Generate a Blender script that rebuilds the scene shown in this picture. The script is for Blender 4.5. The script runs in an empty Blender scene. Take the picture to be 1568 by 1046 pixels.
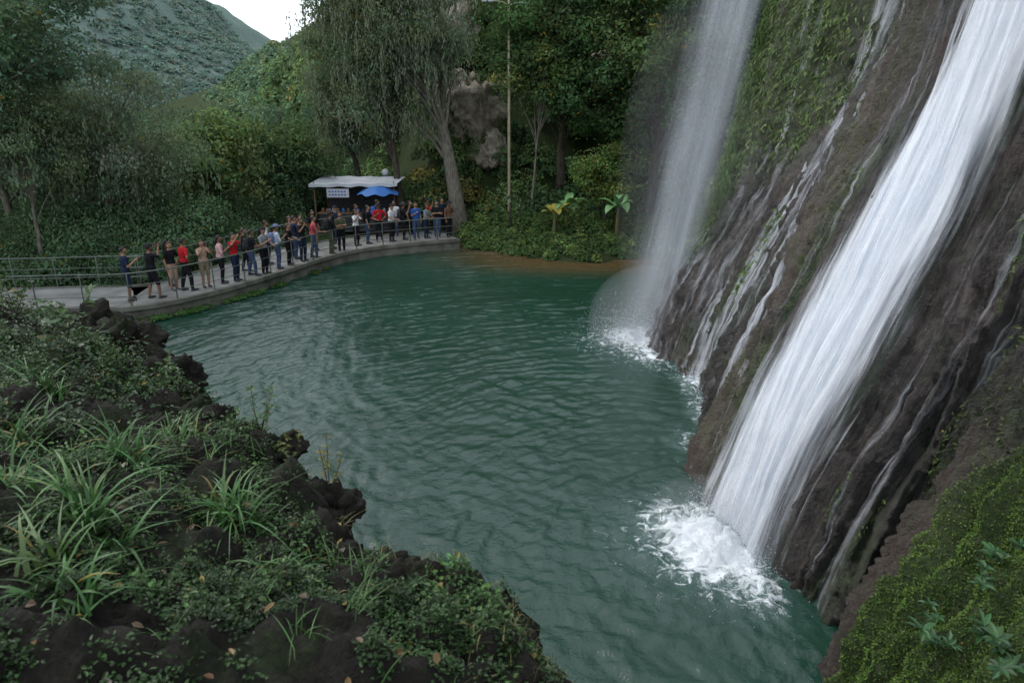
import bpy, math, numpy as np, time
T0=time.time()
RS=np.random.RandomState(11)
sc=bpy.context.scene
sc.view_settings.view_transform='Standard'
sc.view_settings.look='None'
sc.view_settings.exposure=0

# ------------------------------------------------------------ noise
def _h(ix,iy,iz,seed):
    M=0xffffffff
    h=(ix.astype(np.int64)*374761393+iy.astype(np.int64)*668265263+iz.astype(np.int64)*1440662683+seed*974634777)&M
    h=((h^(h>>13))*1274126177)&M
    h=((h^(h>>16))*2246822519)&M
    return (h^(h>>15))&M
_G=np.random.RandomState(3).normal(size=(256,3)); _G/=np.linalg.norm(_G,axis=1)[:,None]
def perlin(x,y,z=None,seed=0):
    x=np.asarray(x,float); y=np.asarray(y,float)
    z=np.zeros_like(x)+0.37 if z is None else np.asarray(z,float)
    ix,iy,iz=np.floor(x),np.floor(y),np.floor(z)
    fx,fy,fz=x-ix,y-iy,z-iz
    f=lambda t:t*t*t*(t*(t*6-15)+10)
    u,v,w=f(fx),f(fy),f(fz)
    r=0
    for a in (0,1):
        for b in (0,1):
            for c in (0,1):
                g=_G[_h(ix+a,iy+b,iz+c,seed)&255]
                d=g[...,0]*(fx-a)+g[...,1]*(fy-b)+g[...,2]*(fz-c)
                r=r+d*(u if a else 1-u)*(v if b else 1-v)*(w if c else 1-w)
    return r*1.6
def fbm(x,y,z=None,seed=0,o=4):
    r=0;a=1
    for i in range(o):
        r=r+a*perlin(x*2**i,y*2**i,None if z is None else z*2**i,seed+i*17); a*=.5
    return r
sat=lambda t:np.clip(t,0,1)
def sstep(a,b,x):
    t=sat((x-a)/(b-a)); return t*t*(3-2*t)

# ------------------------------------------------------------ mesh builder
def pmesh(name,V,Fs,mats,mi=None,col=None,uv=None,attrs=None,smooth=True,parent=None):
    V=np.asarray(V,np.float32)
    if not isinstance(Fs,(list,tuple)): Fs=[Fs]
    Fs=[np.asarray(f,np.int32) for f in Fs if len(f)]
    me=bpy.data.meshes.new(name)
    me.vertices.add(len(V)); me.vertices.foreach_set('co',V.ravel())
    li=np.concatenate([f.ravel() for f in Fs]); tot=np.concatenate([np.full(len(f),f.shape[1]) for f in Fs])
    st=np.concatenate([[0],np.cumsum(tot)[:-1]])
    me.loops.add(len(li)); me.polygons.add(len(tot))
    me.loops.foreach_set('vertex_index',li.astype(np.int32))
    me.polygons.foreach_set('loop_start',st.astype(np.int32))
    if mi is not None: me.polygons.foreach_set('material_index',np.asarray(mi,np.int32))
    me.update(calc_edges=True)
    me.polygons.foreach_set('use_smooth',np.full(len(tot),bool(smooth)))
    if col is not None:
        c=np.ones((len(V),4),np.float32); c[:,:3]=col
        me.color_attributes.new('Col','FLOAT_COLOR','POINT').data.foreach_set('color',c.ravel())
    if uv is not None:
        me.uv_layers.new(name='UVMap').data.foreach_set('uv',np.asarray(uv,np.float32)[li].ravel())
    if attrs:
        for k,a in attrs.items():
            me.attributes.new(k,'FLOAT','POINT').data.foreach_set('value',np.asarray(a,np.float32).ravel())
    for m in (mats if isinstance(mats,(list,tuple)) else [mats]): me.materials.append(m)
    ob=bpy.data.objects.new(name,me); sc.collection.objects.link(ob)
    if parent: ob.parent=parent
    return ob
def gridF(a,b):
    i=np.arange(a*b).reshape(a,b)
    return np.stack([i[:-1,:-1],i[1:,:-1],i[1:,1:],i[:-1,1:]],-1).reshape(-1,4)
def empty(name,loc=(0,0,0)):
    e=bpy.data.objects.new(name,None); e.location=loc; e.empty_display_size=.2; sc.collection.objects.link(e); return e
class Geo:
    def __init__(s): s.V=[];s.F=[];s.M=[];s.n=0
    def add(s,VF,m=0):
        V,F=VF; s.V.append(V); s.F.append(np.asarray(F)+s.n); s.M.append(np.full(len(F),m)); s.n+=len(V)
    def build(s,name,mats,smooth=True,parent=None,**k):
        ks=sorted(set(f.shape[1] for f in s.F)); Fs=[];M=[]
        for q in ks:
            Fs.append(np.concatenate([f for f in s.F if f.shape[1]==q])); M.append(np.concatenate([m for f,m in zip(s.F,s.M) if f.shape[1]==q]))
        return pmesh(name,np.concatenate(s.V),Fs,mats,mi=np.concatenate(M),smooth=smooth,parent=parent,**k)
def nrm(v):
    v=np.asarray(v,float); return v/(np.linalg.norm(v,axis=-1,keepdims=True)+1e-9)
def tube(path,rad,n=8,flat=1.0,ref=None,cap=True):
    P=np.asarray(path,float); r=np.asarray(rad,float)
    if cap:
        d0=nrm(P[0]-P[1]);d1=nrm(P[-1]-P[-2])
        P=np.vstack([P[0]+d0*r[0]*.8,P[0]+d0*r[0]*.55,P,P[-1]+d1*r[-1]*.55,P[-1]+d1*r[-1]*.8])
        r=np.concatenate([[1e-4,r[0]*.7],r,[r[-1]*.7,1e-4]])
    t=nrm(np.gradient(P,axis=0))
    ref=np.array([0.,1,0]) if ref is None else np.asarray(ref,float)
    if abs(t.mean(0)@ref)>.85: ref=np.array([1.,0,0])
    a=nrm(np.cross(t,ref)); b=nrm(np.cross(a,t))
    th=np.arange(n)*2*math.pi/n
    V=P[:,None]+r[:,None,None]*(np.cos(th)[None,:,None]*a[:,None]+flat*np.sin(th)[None,:,None]*b[:,None])
    m=len(P); i=np.arange(m*n).reshape(m,n); j=np.roll(i,-1,1)
    F=np.stack([i[:-1],j[:-1],j[1:],i[1:]],-1).reshape(-1,4)
    return V.reshape(-1,3),F
def ell(c,rx,ry,rz,n=12,m=9,p=1.0):
    ph=np.linspace(-math.pi/2+.02,math.pi/2-.02,m)
    th=np.arange(n)*2*math.pi/n
    sg=lambda v:np.sign(v)*np.abs(v)**p
    x=sg(np.cos(ph))[:,None]*sg(np.cos(th))[None]; y=sg(np.cos(ph))[:,None]*sg(np.sin(th))[None]; z=np.repeat(sg(np.sin(ph))[:,None],n,1)
    V=np.stack([x*rx,y*ry,z*rz],-1)+np.asarray(c,float)
    i=np.arange(m*n).reshape(m,n); j=np.roll(i,-1,1)
    return V.reshape(-1,3),np.stack([i[:-1],j[:-1],j[1:],i[1:]],-1).reshape(-1,4)
def loft(rings,n=14):
    th=np.arange(n)*2*math.pi/n; V=[]
    for c,rx,ry in rings: V.append(np.stack([c[0]+rx*np.cos(th),c[1]+ry*np.sin(th),np.full(n,c[2])],-1))
    V=np.array(V); m=len(V); i=np.arange(m*n).reshape(m,n); j=np.roll(i,-1,1)
    return V.reshape(-1,3),np.stack([i[:-1],j[:-1],j[1:],i[1:]],-1).reshape(-1,4)
def box(c,s,rot=0):
    c=np.asarray(c,float); h=np.asarray(s,float)/2
    V=np.array([[x,y,z] for x in(-1,1) for y in(-1,1) for z in(-1,1)])*h
    cr,sr=math.cos(rot),math.sin(rot); V=np.stack([V[:,0]*cr-V[:,1]*sr,V[:,0]*sr+V[:,1]*cr,V[:,2]],-1)+c
    return V,np.array([[0,1,3,2],[4,6,7,5],[0,4,5,1],[2,3,7,6],[0,2,6,4],[1,5,7,3]])

# ------------------------------------------------------------ materials
def newmat(name):
    m=bpy.data.materials.new(name); m.use_nodes=True; nt=m.node_tree; nt.nodes.clear()
    out=nt.nodes.new('ShaderNodeOutputMaterial'); return m,nt,out
def nd(nt,t,**k):
    n=nt.nodes.new(t)
    for a,b in k.items(): setattr(n,a,b)
    return n
def math_(nt,op,a,b=None,clamp=False):
    n=nt.nodes.new('ShaderNodeMath'); n.operation=op; n.use_clamp=clamp
    for i,v in enumerate((a,b)):
        if v is None: continue
        if isinstance(v,(int,float)): n.inputs[i].default_value=v
        else: nt.links.new(v,n.inputs[i])
    return n.outputs[0]
def ramp(nt,fac,stops):
    r=nt.nodes.new('ShaderNodeValToRGB'); e=r.color_ramp.elements
    while len(e)<len(stops): e.new(.5)
    for el,(p,c) in zip(e,stops): el.position=p; el.color=(*c,1)
    nt.links.new(fac,r.inputs[0]); return r.outputs[0]
def mixc(nt,f,a,b):
    m=nt.nodes.new('ShaderNodeMix'); m.data_type='RGBA'
    for s,v in ((0,f),(6,a),(7,b)):
        if isinstance(v,(int,float)): m.inputs[s].default_value=v
        elif isinstance(v,tuple): m.inputs[s].default_value=(*v,1)
        else: nt.links.new(v,m.inputs[s])
    return m.outputs[2]
def noise(nt,vec,scale,detail=4,rough=.55,dist=0):
    n=nd(nt,'ShaderNodeTexNoise'); n.inputs['Scale'].default_value=scale; n.inputs['Detail'].default_value=detail
    n.inputs['Roughness'].default_value=rough; n.inputs['Distortion'].default_value=dist
    if vec is not None: nt.links.new(vec,n.inputs['Vector'])
    return n.outputs['Fac']
def mapping(nt,vec,s):
    m=nd(nt,'ShaderNodeMapping'); m.inputs['Scale'].default_value=s; nt.links.new(vec,m.inputs['Vector']); return m.outputs[0]
def bump(nt,h,st,d):
    b=nd(nt,'ShaderNodeBump'); b.inputs['Strength'].default_value=st; b.inputs['Distance'].default_value=d
    nt.links.new(h,b.inputs['Height']); return b.outputs[0]
def princ(nt,out,col,rough=.7,spec=.5,normal=None,metal=0):
    p=nd(nt,'ShaderNodeBsdfPrincipled'); p.inputs['Roughness'].default_value=rough if isinstance(rough,(int,float)) else .5
    if not isinstance(rough,(int,float)): nt.links.new(rough,p.inputs['Roughness'])
    p.inputs['Specular IOR Level'].default_value=spec; p.inputs['Metallic'].default_value=metal
    if isinstance(col,tuple): p.inputs['Base Color'].default_value=(*col,1)
    else: nt.links.new(col,p.inputs['Base Color'])
    if normal is not None: nt.links.new(normal,p.inputs['Normal'])
    if out: nt.links.new(p.outputs[0],out.inputs[0])
    return p
def simple(name,col,rough=.7,var=.25,scale=8,spec=.4,metal=0):
    m,nt,out=newmat(name); co=nd(nt,'ShaderNodeTexCoord').outputs['Object']
    f=noise(nt,co,scale,5)
    a=tuple(c*(1-var) for c in col); b=tuple(min(1,c*(1+var)) for c in col)
    princ(nt,out,ramp(nt,f,[(.3,a),(.7,b)]),rough,spec,bump(nt,f,.2,.01),metal); return m
def leafmat(name,trans=.3,rough=.5,spec=True):
    m,nt,out=newmat(name); at=nd(nt,'ShaderNodeAttribute',attribute_name='Col').outputs['Color']
    if spec: p=princ(nt,None,at,rough,.35)
    else:
        p=nd(nt,'ShaderNodeBsdfDiffuse'); nt.links.new(at,p.inputs[0])
    t=nd(nt,'ShaderNodeBsdfTranslucent'); nt.links.new(mixc(nt,.35,at,(.11,.16,.055)),t.inputs[0])
    mx=nd(nt,'ShaderNodeMixShader'); mx.inputs[0].default_value=trans
    nt.links.new(p.outputs[0],mx.inputs[1]); nt.links.new(t.outputs[0],mx.inputs[2]); nt.links.new(mx.outputs[0],out.inputs[0]); return m
M_leaf=leafmat('leaf',.3,.5,False); M_leafnear=leafmat('ground_cover_leaf',.2,.45)
def barkmat(name,a,b):
    m,nt,out=newmat(name); co=nd(nt,'ShaderNodeTexCoord').outputs['Object']
    f=noise(nt,mapping(nt,co,(6,6,1.2)),2.5,6,.6); princ(nt,out,ramp(nt,f,[(.3,a),(.7,b)]),.9,.2,bump(nt,f,.6,.04)); return m
M_bark=barkmat('bark',(.025,.02,.015),(.11,.095,.075)); M_barkpale=barkmat('pale_bark',(.07,.06,.045),(.26,.235,.195))
m,nt,out=newmat('ground_soil'); co=nd(nt,'ShaderNodeTexCoord').outputs['Object']
f=noise(nt,co,1.2,8,.65); f2=noise(nt,co,9,6,.6)
c=mixc(nt,f2,ramp(nt,f,[(.3,(.02,.028,.012)),(.5,(.035,.05,.018)),(.7,(.06,.055,.03))]),(.025,.04,.014))
princ(nt,out,c,.95,.1,bump(nt,f2,.7,.08)); M_ground=m
m,nt,out=newmat('mossy_rock_soil'); co=nd(nt,'ShaderNodeTexCoord').outputs['Object']
f=noise(nt,co,4,9,.7); f2=noise(nt,co,26,7,.65); f3=noise(nt,co,1.7,7,.65)
c=mixc(nt,f2,ramp(nt,f,[(.3,(.008,.008,.006)),(.5,(.022,.019,.014)),(.68,(.08,.072,.058)),(.8,(.03,.05,.016))]),(.017,.016,.011))
c=mixc(nt,math_(nt,'MULTIPLY',math_(nt,'SUBTRACT',f3,.52),6,True),c,ramp(nt,f2,[(.3,(.012,.024,.007)),(.7,(.04,.065,.018))]))
princ(nt,out,c,.85,.25,bump(nt,math_(nt,'ADD',f2,f),1,.09)); M_bank=m
# tufa cliff
m,nt,out=newmat('wet_tufa_rock'); tc=nd(nt,'ShaderNodeTexCoord'); co=tc.outputs['Object']; uv=tc.outputs['UV']
st1=noise(nt,mapping(nt,uv,(8,1.6,1)),1,8,.66,.8); st2=noise(nt,mapping(nt,uv,(36,3.4,1)),1,6,.66,.6); blot=noise(nt,co,.8,6,.62,.5); fine=noise(nt,co,20,8,.75); mid=noise(nt,co,4.5,8,.7,.4)
v=math_(nt,'ADD',math_(nt,'ADD',math_(nt,'MULTIPLY',st1,.40),math_(nt,'MULTIPLY',st2,.26)),math_(nt,'MULTIPLY',mid,.34))
c=ramp(nt,v,[(.38,(.012,.010,.0095)),(.46,(.044,.037,.034)),(.53,(.11,.093,.085)),(.60,(.20,.175,.16)),(.68,(.32,.29,.27))])
c=mixc(nt,math_(nt,'MULTIPLY',math_(nt,'SUBTRACT',blot,.52),4,True),c,mixc(nt,.5,c,(.14,.075,.04)))
gs=noise(nt,mapping(nt,uv,(5,.8,1)),1.3,6,.62,.7)
c=mixc(nt,math_(nt,'MULTIPLY',math_(nt,'SUBTRACT',gs,.50),6,True),c,mixc(nt,.65,c,(.035,.07,.026)))
dk=noise(nt,mapping(nt,uv,(3.2,.7,1)),1,5,.6,.8)
c=mixc(nt,math_(nt,'MULTIPLY',math_(nt,'SUBTRACT',dk,.53),5,True),c,mixc(nt,.62,c,(.015,.014,.015)))
ms=nd(nt,'ShaderNodeAttribute',attribute_name='moss').outputs['Fac']
mk=math_(nt,'ADD',math_(nt,'MULTIPLY',math_(nt,'SUBTRACT',mid,.5),2.5),ms,True)
c=mixc(nt,mk,c,ramp(nt,fine,[(.3,(.02,.05,.008)),(.7,(.09,.15,.022))]))
ps=nd(nt,'ShaderNodeAttribute',attribute_name='pink').outputs['Fac']
c=mixc(nt,math_(nt,'MULTIPLY',ps,.8),c,mixc(nt,.5,c,(.21,.155,.115)))
hb=math_(nt,'ADD',math_(nt,'ADD',math_(nt,'MULTIPLY',st2,.4),math_(nt,'MULTIPLY',fine,.85)),math_(nt,'MULTIPLY',mid,.9))
rg=math_(nt,'ADD',math_(nt,'MULTIPLY',mk,.5),math_(nt,'ADD',.2,math_(nt,'MULTIPLY',mid,.3)))
princ(nt,out,c,rg,.6,bump(nt,hb,1,.19)); M_cliff=m
# falling water
def fallmat(name,su,sv,amp,lo,hi,amax,seed):
    m,nt,out=newmat(name); uv=nd(nt,'ShaderNodeTexCoord').outputs['UV']
    mp=nd(nt,'ShaderNodeMapping'); mp.inputs['Scale'].default_value=(su,sv,1); mp.inputs['Location'].default_value=(seed,seed*2,0); nt.links.new(uv,mp.inputs[0])
    n1=noise(nt,mp.outputs[0],1,4,.6,.25)
    mp2=nd(nt,'ShaderNodeMapping'); mp2.inputs['Scale'].default_value=(su*3.2,sv*1.6,1); nt.links.new(uv,mp2.inputs[0])
    n2=noise(nt,mp2.outputs[0],1,4,.65,.3)
    n=math_(nt,'ADD',math_(nt,'MULTIPLY',n1,.65),math_(nt,'MULTIPLY',n2,.35))
    d=nd(nt,'ShaderNodeAttribute',attribute_name='dens').outputs['Fac']
    val=math_(nt,'ADD',d,math_(nt,'MULTIPLY',math_(nt,'SUBTRACT',n,.5),amp))
    mr=nd(nt,'ShaderNodeMapRange',interpolation_type='SMOOTHSTEP'); nt.links.new(val,mr.inputs[0])
    mr.inputs[1].default_value=lo; mr.inputs[2].default_value=hi; mr.inputs[3].default_value=0; mr.inputs[4].default_value=amax
    p=nd(nt,'ShaderNodeBsdfDiffuse'); nt.links.new(ramp(nt,n1,[(.3,(.66,.72,.80)),(.62,(.88,.9,.94))]),p.inputs[0]); nt.links.new(bump(nt,n1,.5,.08),p.inputs['Normal'])
    tl=nd(nt,'ShaderNodeBsdfTranslucent'); tl.inputs[0].default_value=(.82,.88,.95,1)
    m1=nd(nt,'ShaderNodeMixShader'); m1.inputs[0].default_value=.3; nt.links.new(p.outputs[0],m1.inputs[1]); nt.links.new(tl.outputs[0],m1.inputs[2])
    tr=nd(nt,'ShaderNodeBsdfTransparent'); mx=nd(nt,'ShaderNodeMixShader'); nt.links.new(mr.outputs[0],mx.inputs[0])
    nt.links.new(tr.outputs[0],mx.inputs[1]); nt.links.new(m1.outputs[0],mx.inputs[2]); nt.links.new(mx.outputs[0],out.inputs[0]); return m
M_fallA=fallmat('falling_water',5,.35,2.0,.05,.95,.95,1.3); M_fallB=fallmat('falling_water_strands',8,.4,2.6,.35,1.1,.75,5.7)
M_thin=fallmat('thin_water',9,.5,2.6,.3,1.3,.62,3.1); M_veil=fallmat('water_veil',5.5,.22,1.2,.05,1.5,.5,8.8)

# ------------------------------------------------------------ sky, sun, camera
w=bpy.data.worlds.new('World'); sc.world=w; w.use_nodes=True; nt=w.node_tree; nt.nodes.clear()
SE,SR=math.radians(50),math.radians(-60)
sky=nt.nodes.new('ShaderNodeTexSky'); sky.sky_type='NISHITA'; sky.sun_disc=False; sky.sun_elevation=SE; sky.sun_rotation=SR
sky.dust_density=3.0; sky.air_density=1.0; sky.ozone_density=1.0
bg=nt.nodes.new('ShaderNodeBackground'); bg.inputs[1].default_value=.15
mx=nt.nodes.new('ShaderNodeMix'); mx.data_type='RGBA'; mx.inputs[0].default_value=.7; mx.inputs[7].default_value=(11.2,12.1,13.2,1)
nt.links.new(sky.outputs[0],mx.inputs[6]); nt.links.new(mx.outputs[2],bg.inputs[0])
o=nt.nodes.new('ShaderNodeOutputWorld'); nt.links.new(bg.outputs[0],o.inputs[0])
sl=bpy.data.lights.new('sun','SUN'); sl.energy=1.3; sl.angle=math.radians(16); sl.color=(1,.96,.9)
so=bpy.data.objects.new('sun',sl); sc.collection.objects.link(so)
sd=np.array([math.sin(SR)*math.cos(SE),math.cos(SR)*math.cos(SE),math.sin(SE)])
from mathutils import Vector
so.rotation_euler=Vector(sd).to_track_quat('Z','Y').to_euler(); so.location=(0,0,40)
cam=bpy.data.cameras.new('camera'); co_=bpy.data.objects.new('camera',cam); sc.collection.objects.link(co_); sc.camera=co_
cam.lens=24; cam.sensor_width=36; cam.clip_end=4000; co_.location=(0,0,6); co_.rotation_euler=(math.radians(71.8),0,0)
cam.dof.use_dof=True; cam.dof.focus_distance=22; cam.dof.aperture_fstop=2.8

# ------------------------------------------------------------ foliage accumulators
class Fol:
    def __init__(s,k=4): s.V=[];s.C=[];s.k=k
    def leaves(s,P,L,W,D,N,C):
        D=nrm(D); S=nrm(np.cross(D,N)); N=np.cross(S,D)
        L=np.broadcast_to(L,len(P))[:,None]; W=np.broadcast_to(W,len(P))[:,None]
        if s.k==4:
            V=np.stack([P-D*L/2,P+S*W/2,P+D*L/2,P-S*W/2],1)
        else:
            f=.18*W
            V=np.stack([P,P+D*L*.28+S*W*.45+N*f,P+D*L*.68+S*W*.4+N*f,P+D*L-N*f*.6,P+D*L*.68-S*W*.4+N*f,P+D*L*.28-S*W*.45+N*f],1)
        s.V.append(V.reshape(-1,3)); s.C.append(np.repeat(C,s.k,0))
    def build(s,name,mat,parent=None):
        V=np.concatenate(s.V); C=np.concatenate(s.C); n=len(V)//s.k
        i=np.arange(n)[:,None]*s.k
        F=(i+np.arange(4)[None]) if s.k==4 else np.concatenate([i+np.array([[0,1,2,3]]),i+np.array([[0,3,4,5]])])
        return pmesh(name,V,F,mat,col=C,smooth=False,parent=parent)
def rdir(n): return nrm(RS.normal(size=(n,3)))
def lcol(col,n,var=.3,yel=0):
    c=np.asarray(col,float)*(1+var*RS.uniform(-1,1,(n,1)))
    c=c*(1+.12*RS.uniform(-1,1,(n,3)))
    if yel>0:
        k=RS.rand(n)<yel; c[k]=np.array([.28,.2,.03])*RS.uniform(.5,1,(k.sum(),1))
    return np.clip(c,.004,.8)
GAIN=np.array([1.95,1.88,2.05])
def clump(F,c,r,n,size,col,var=.3,yel=0,droop=.3,asp=.5,half=False,gain=True):
    d=rdir(n)
    if half: d[:,2]=np.abs(d[:,2])*.9-.15
    rr=(1-.45*RS.rand(n)**1.6)*(1+.18*np.sin(d[:,0]*5+c[0]*3)*np.cos(d[:,1]*6+c[1]))
    P=np.asarray(c)+d*rr[:,None]*np.asarray(r)
    N=nrm(d+np.array([0,0,.7])+.6*rdir(n)); D=nrm(np.cross(N,rdir(n))+np.array([0,0,-droop]))
    L=size*RS.uniform(.6,1.3,n)
    F.leaves(P,L,L*asp,D,N,lcol(np.asarray(col)*(GAIN if gain else 1.3),n,var,yel))

def tree(name,base,H,cc,cr,ncl,nleaf,ls,col,tr,clr=1.0,mat=None,lean=(0,0),moss=0,yel=.01,var=.3,droop=.3,bend=0,mosscol=(.13,.15,.10)):
    base=np.asarray(base,float); g=Geo(); F=Fol(4)
    top=base+np.array([lean[0],lean[1],H*.93]); ts=np.linspace(0,1,9)
    wob=RS.uniform(-.3,.3,(9,2))*H*.025*np.sin(ts*math.pi)[:,None]
    path=base+(top-base)*ts[:,None]; path[:,:2]+=wob; path[:,0]+=bend*np.sin(ts*math.pi)
    path[0,2]-=.4
    rad=tr*(1-.85*ts)*(1+.5*np.exp(-ts*14))
    g.add(tube(path,rad,10))
    cc=base+np.asarray(cc,float); cr=np.asarray(cr,float)
    for i in range(ncl):
        d=rdir(1)[0]; c=cc+d*cr*(RS.rand()**.45)
        t=np.clip((c[2]-base[2])/H*.72-.05+RS.uniform(-.06,.06),.22,.93)
        p0=np.array([np.interp(t,ts,path[:,k]) for k in range(3)])
        mid=(p0+c)/2+np.array([0,0,.08*H*RS.rand()])+rdir(1)[0]*.15
        q=np.array([0,.3,.6,.85,1.])[:,None]
        bp=(1-q)**2*p0+2*q*(1-q)*mid+q*q*c
        r0=tr*(1-.85*t)*.34
        g.add(tube(bp,r0*np.array([1,.7,.45,.25,.1])+.006,6,cap=False))
        k=RS.uniform(.6,1.25)*clr; cs=np.asarray(col)*RS.uniform(.65,1.35)*np.array([RS.uniform(.85,1.2),1,RS.uniform(.8,1.1)])
        clump(F,c,(k,k,k*.6),nleaf,ls,cs,var,yel,droop)
        m=max(20,nleaf//4)
        off=rdir(m)*k*1.6*np.array([1,1,.8])*RS.rand(m,1)**.4 
        F.leaves(c+off,ls*RS.uniform(.5,1.1,m),ls*.5,rdir(m)+np.array([0,0,-droop]),rdir(m),lcol(cs*GAIN,m,var,yel))
        if moss and RS.rand()<.85:
            for s_ in range(moss):
                st=c+np.array([RS.normal()*k*.75,RS.normal()*k*.75,-k*.2]); ln=RS.uniform(.5,1.9); mm=18
                z=np.linspace(0,1,mm); P=st+np.stack([RS.normal(0,.06,mm),RS.normal(0,.06,mm),-z*ln],-1)
                F.leaves(P,.24*(1.2-z*.6),.06,np.tile([0,0,-1.],(mm,1))+.3*rdir(mm),rdir(mm),lcol(np.array(mosscol)*1.5,mm,.3))
    t=g.build(name,[mat or M_bark]); F.build('crown',M_leaf,t); return t

# ------------------------------------------------------------ terrain
POOL=np.array([(-22,19),(-17,19.8),(-13.45,20.3),(-11.65,20.3),(-10.3,21.8),(-9.07,24.4),(-7.7,28.3),(-6.48,30.2),(-4.36,31.7),(-2.6,32.8),(-1,31.6),(.5,30.5),(2.0,29.4),(3.4,28.9),(5,29.8),(6.4,30.3),(10,30),(10,-8),(-22,-8)],float)
def polysd(x,y,Q):
    x=np.asarray(x,float);y=np.asarray(y,float); d=np.full(x.shape,1e9); ins=np.zeros(x.shape,bool)
    for i in range(len(Q)):
        a=Q[i];b=Q[(i+1)%len(Q)]; ex,ey=b-a; t=sat(((x-a[0])*ex+(y-a[1])*ey)/(ex*ex+ey*ey))
        d=np.minimum(d,np.hypot(x-a[0]-t*ex,y-a[1]-t*ey))
        cnd=((a[1]>y)!=(b[1]>y)); xx=a[0]+(y-a[1])*ex/(ey if abs(ey)>1e-9 else 1e-9); ins^=cnd&(x<xx)
    return np.where(ins,-d,d)
def hill(x,y):
    y0=37.5+np.maximum(0,-4-x)*1.9
    q=np.maximum(0,y-y0)
    cap=22+40*sstep(-20,-8,x); h=cap*(1-np.exp(-1.0*q/cap))
    h=h+np.maximum(0,x-10)*1.3*sstep(-5,5,y)*(y<200)
    return h
def ground(x,y):
    sd_=polysd(x,y,POOL)
    z=np.where(sd_<0,-1.6*sat(-sd_/2.5)-.02,.02+.3*sat(sd_/.9))
    z=np.where((y>28)&(x>-2.5)&(sd_>0),z+.5*sstep(.3,4,sd_),z)
    hz=hill(x,y); far=sstep(0,3,hz)
    return z+hz+far*1.5*fbm(x*.12,y*.12,seed=5)+.06*fbm(x*.9,y*.9,seed=9)*(sd_>0)
xs=np.concatenate([np.arange(-900,-60,30),np.arange(-60,24,.45),np.arange(24,900,30)])
ys=np.concatenate([np.arange(-300,-8,20),np.arange(-8,60,.45),np.arange(60,200,1.5),np.arange(200,1500,40)])
X,Y=np.meshgrid(xs,ys,indexing='ij'); Z=ground(X,Y)
Z=np.where(Y>260,np.minimum(Z,Z*0+30)*sstep(700,260,Y),Z)
pmesh('ground',np.stack([X,Y,Z],-1).reshape(-1,3),gridF(*X.shape),M_ground)

# mountain
def mountz(x,y):
    prof=np.interp(x,[-700,-420,-310,-252,-214,-193,-184,-166,-110,-30],[150,135,118,104,86,72,60,49,14,0])
    return prof*sstep(180,440,y)*sstep(900,520,y)*(1+.0*x)+6*fbm(x*.012,y*.012,seed=21)*sstep(200,300,y)+2*fbm(x*.05,y*.05,seed=23)*sstep(200,300,y)-4
xs=np.linspace(-700,0,200); ys=np.linspace(170,900,160); X,Y=np.meshgrid(xs,ys,indexing='ij')
m,nt,out=newmat('hazy_mountain_scrub'); cc=nd(nt,'ShaderNodeTexCoord').outputs['Object']
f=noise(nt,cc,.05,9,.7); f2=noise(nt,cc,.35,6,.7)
princ(nt,out,mixc(nt,f2,ramp(nt,f,[(.35,(.14,.20,.175)),(.6,(.19,.25,.215)),(.75,(.30,.33,.28))]),(.15,.205,.18)),1,.0,bump(nt,f2,1,2)); M_mt=m  # aerial haze painted into the scrub colour: pale, bluish greens
pmesh('mountain',np.stack([X,Y,mountz(X,Y)],-1).reshape(-1,3),gridF(*X.shape),M_mt)
F=Fol(4)
for i in range(5200):
    y=RS.uniform(250,500); x=-y*RS.uniform(.30,.80)
    r=RS.uniform(1.4,3.8); n_=float(perlin(np.array([x*.02]),np.array([y*.02]),seed=25)[0])
    if RS.rand()<.12-n_*.6: continue
    cs=np.array([.14,.205,.17])*RS.uniform(.8,1.2)*np.array([RS.uniform(.85,1.2),1,1])  # leaf green paled and blued, distance haze held in the colour
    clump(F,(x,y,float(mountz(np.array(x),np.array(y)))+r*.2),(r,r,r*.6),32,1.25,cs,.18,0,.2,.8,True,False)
F.build('mountain_forest',M_leaf)

# hill forest
F=Fol(4)
def hz1(x,y): return float(ground(np.array([x]),np.array([y]))[0])
HX=[];n=0
while n<950:
    y=RS.uniform(55,190); x=-y*RS.uniform(.10,.54)
    if hill(np.array(x),np.array(y))<.3: continue
    HX.append((x,y)); n+=1
HXa=np.array(HX); HZ=ground(HXa[:,0],HXa[:,1])
for (x,y),z in zip(HX,HZ):
    r=RS.uniform(1.1,2.8); k=RS.rand(); s=.22+.004*y
    cs=np.array([.06,.098,.042]) if k>.25 else (np.array([.088,.13,.044]) if k>.05 else np.array([.14,.13,.035]))
    cs=cs*RS.uniform(.65,1.25); 
    if y>110: cs=cs*.9+np.array([.014,.024,.026])  # far crowns get a bluish haze lift in their leaf colour
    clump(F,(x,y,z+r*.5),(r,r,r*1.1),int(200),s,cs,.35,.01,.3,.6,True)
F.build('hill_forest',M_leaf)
F=Fol(4); n=0
while n<660:
    y=RS.uniform(35.5,62); x=RS.uniform(-17,21)
    if y<37.2 and x<-1.5: continue
    y0=37.5+max(0,-4-x)*1.9
    if y<y0-1.5: continue
    n+=1; z=hz1(x,y); r=RS.uniform(.6,1.7)
    rg_=min(((x+2.3)/1.7)**2+((z-6.0)/2.2)**2,((x+4.6)/1.5)**2+((z-11.5)/2.0)**2)
    if rg_<1 and RS.rand()<.8: continue
    k=RS.rand(); cs=np.array([.038,.07,.028]) if k>.4 else (np.array([.063,.102,.034]) if k>.07 else np.array([.11,.105,.032]))
    cs=cs*RS.uniform(.6,1.4)
    clump(F,(x,y,z+r*.35),(r,r,r*.9),430,RS.uniform(.18,.32),cs,.35,.015,.45,.55,True)
F.build('hillside_shrubs',M_leaf)
F=Fol(4)
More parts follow.
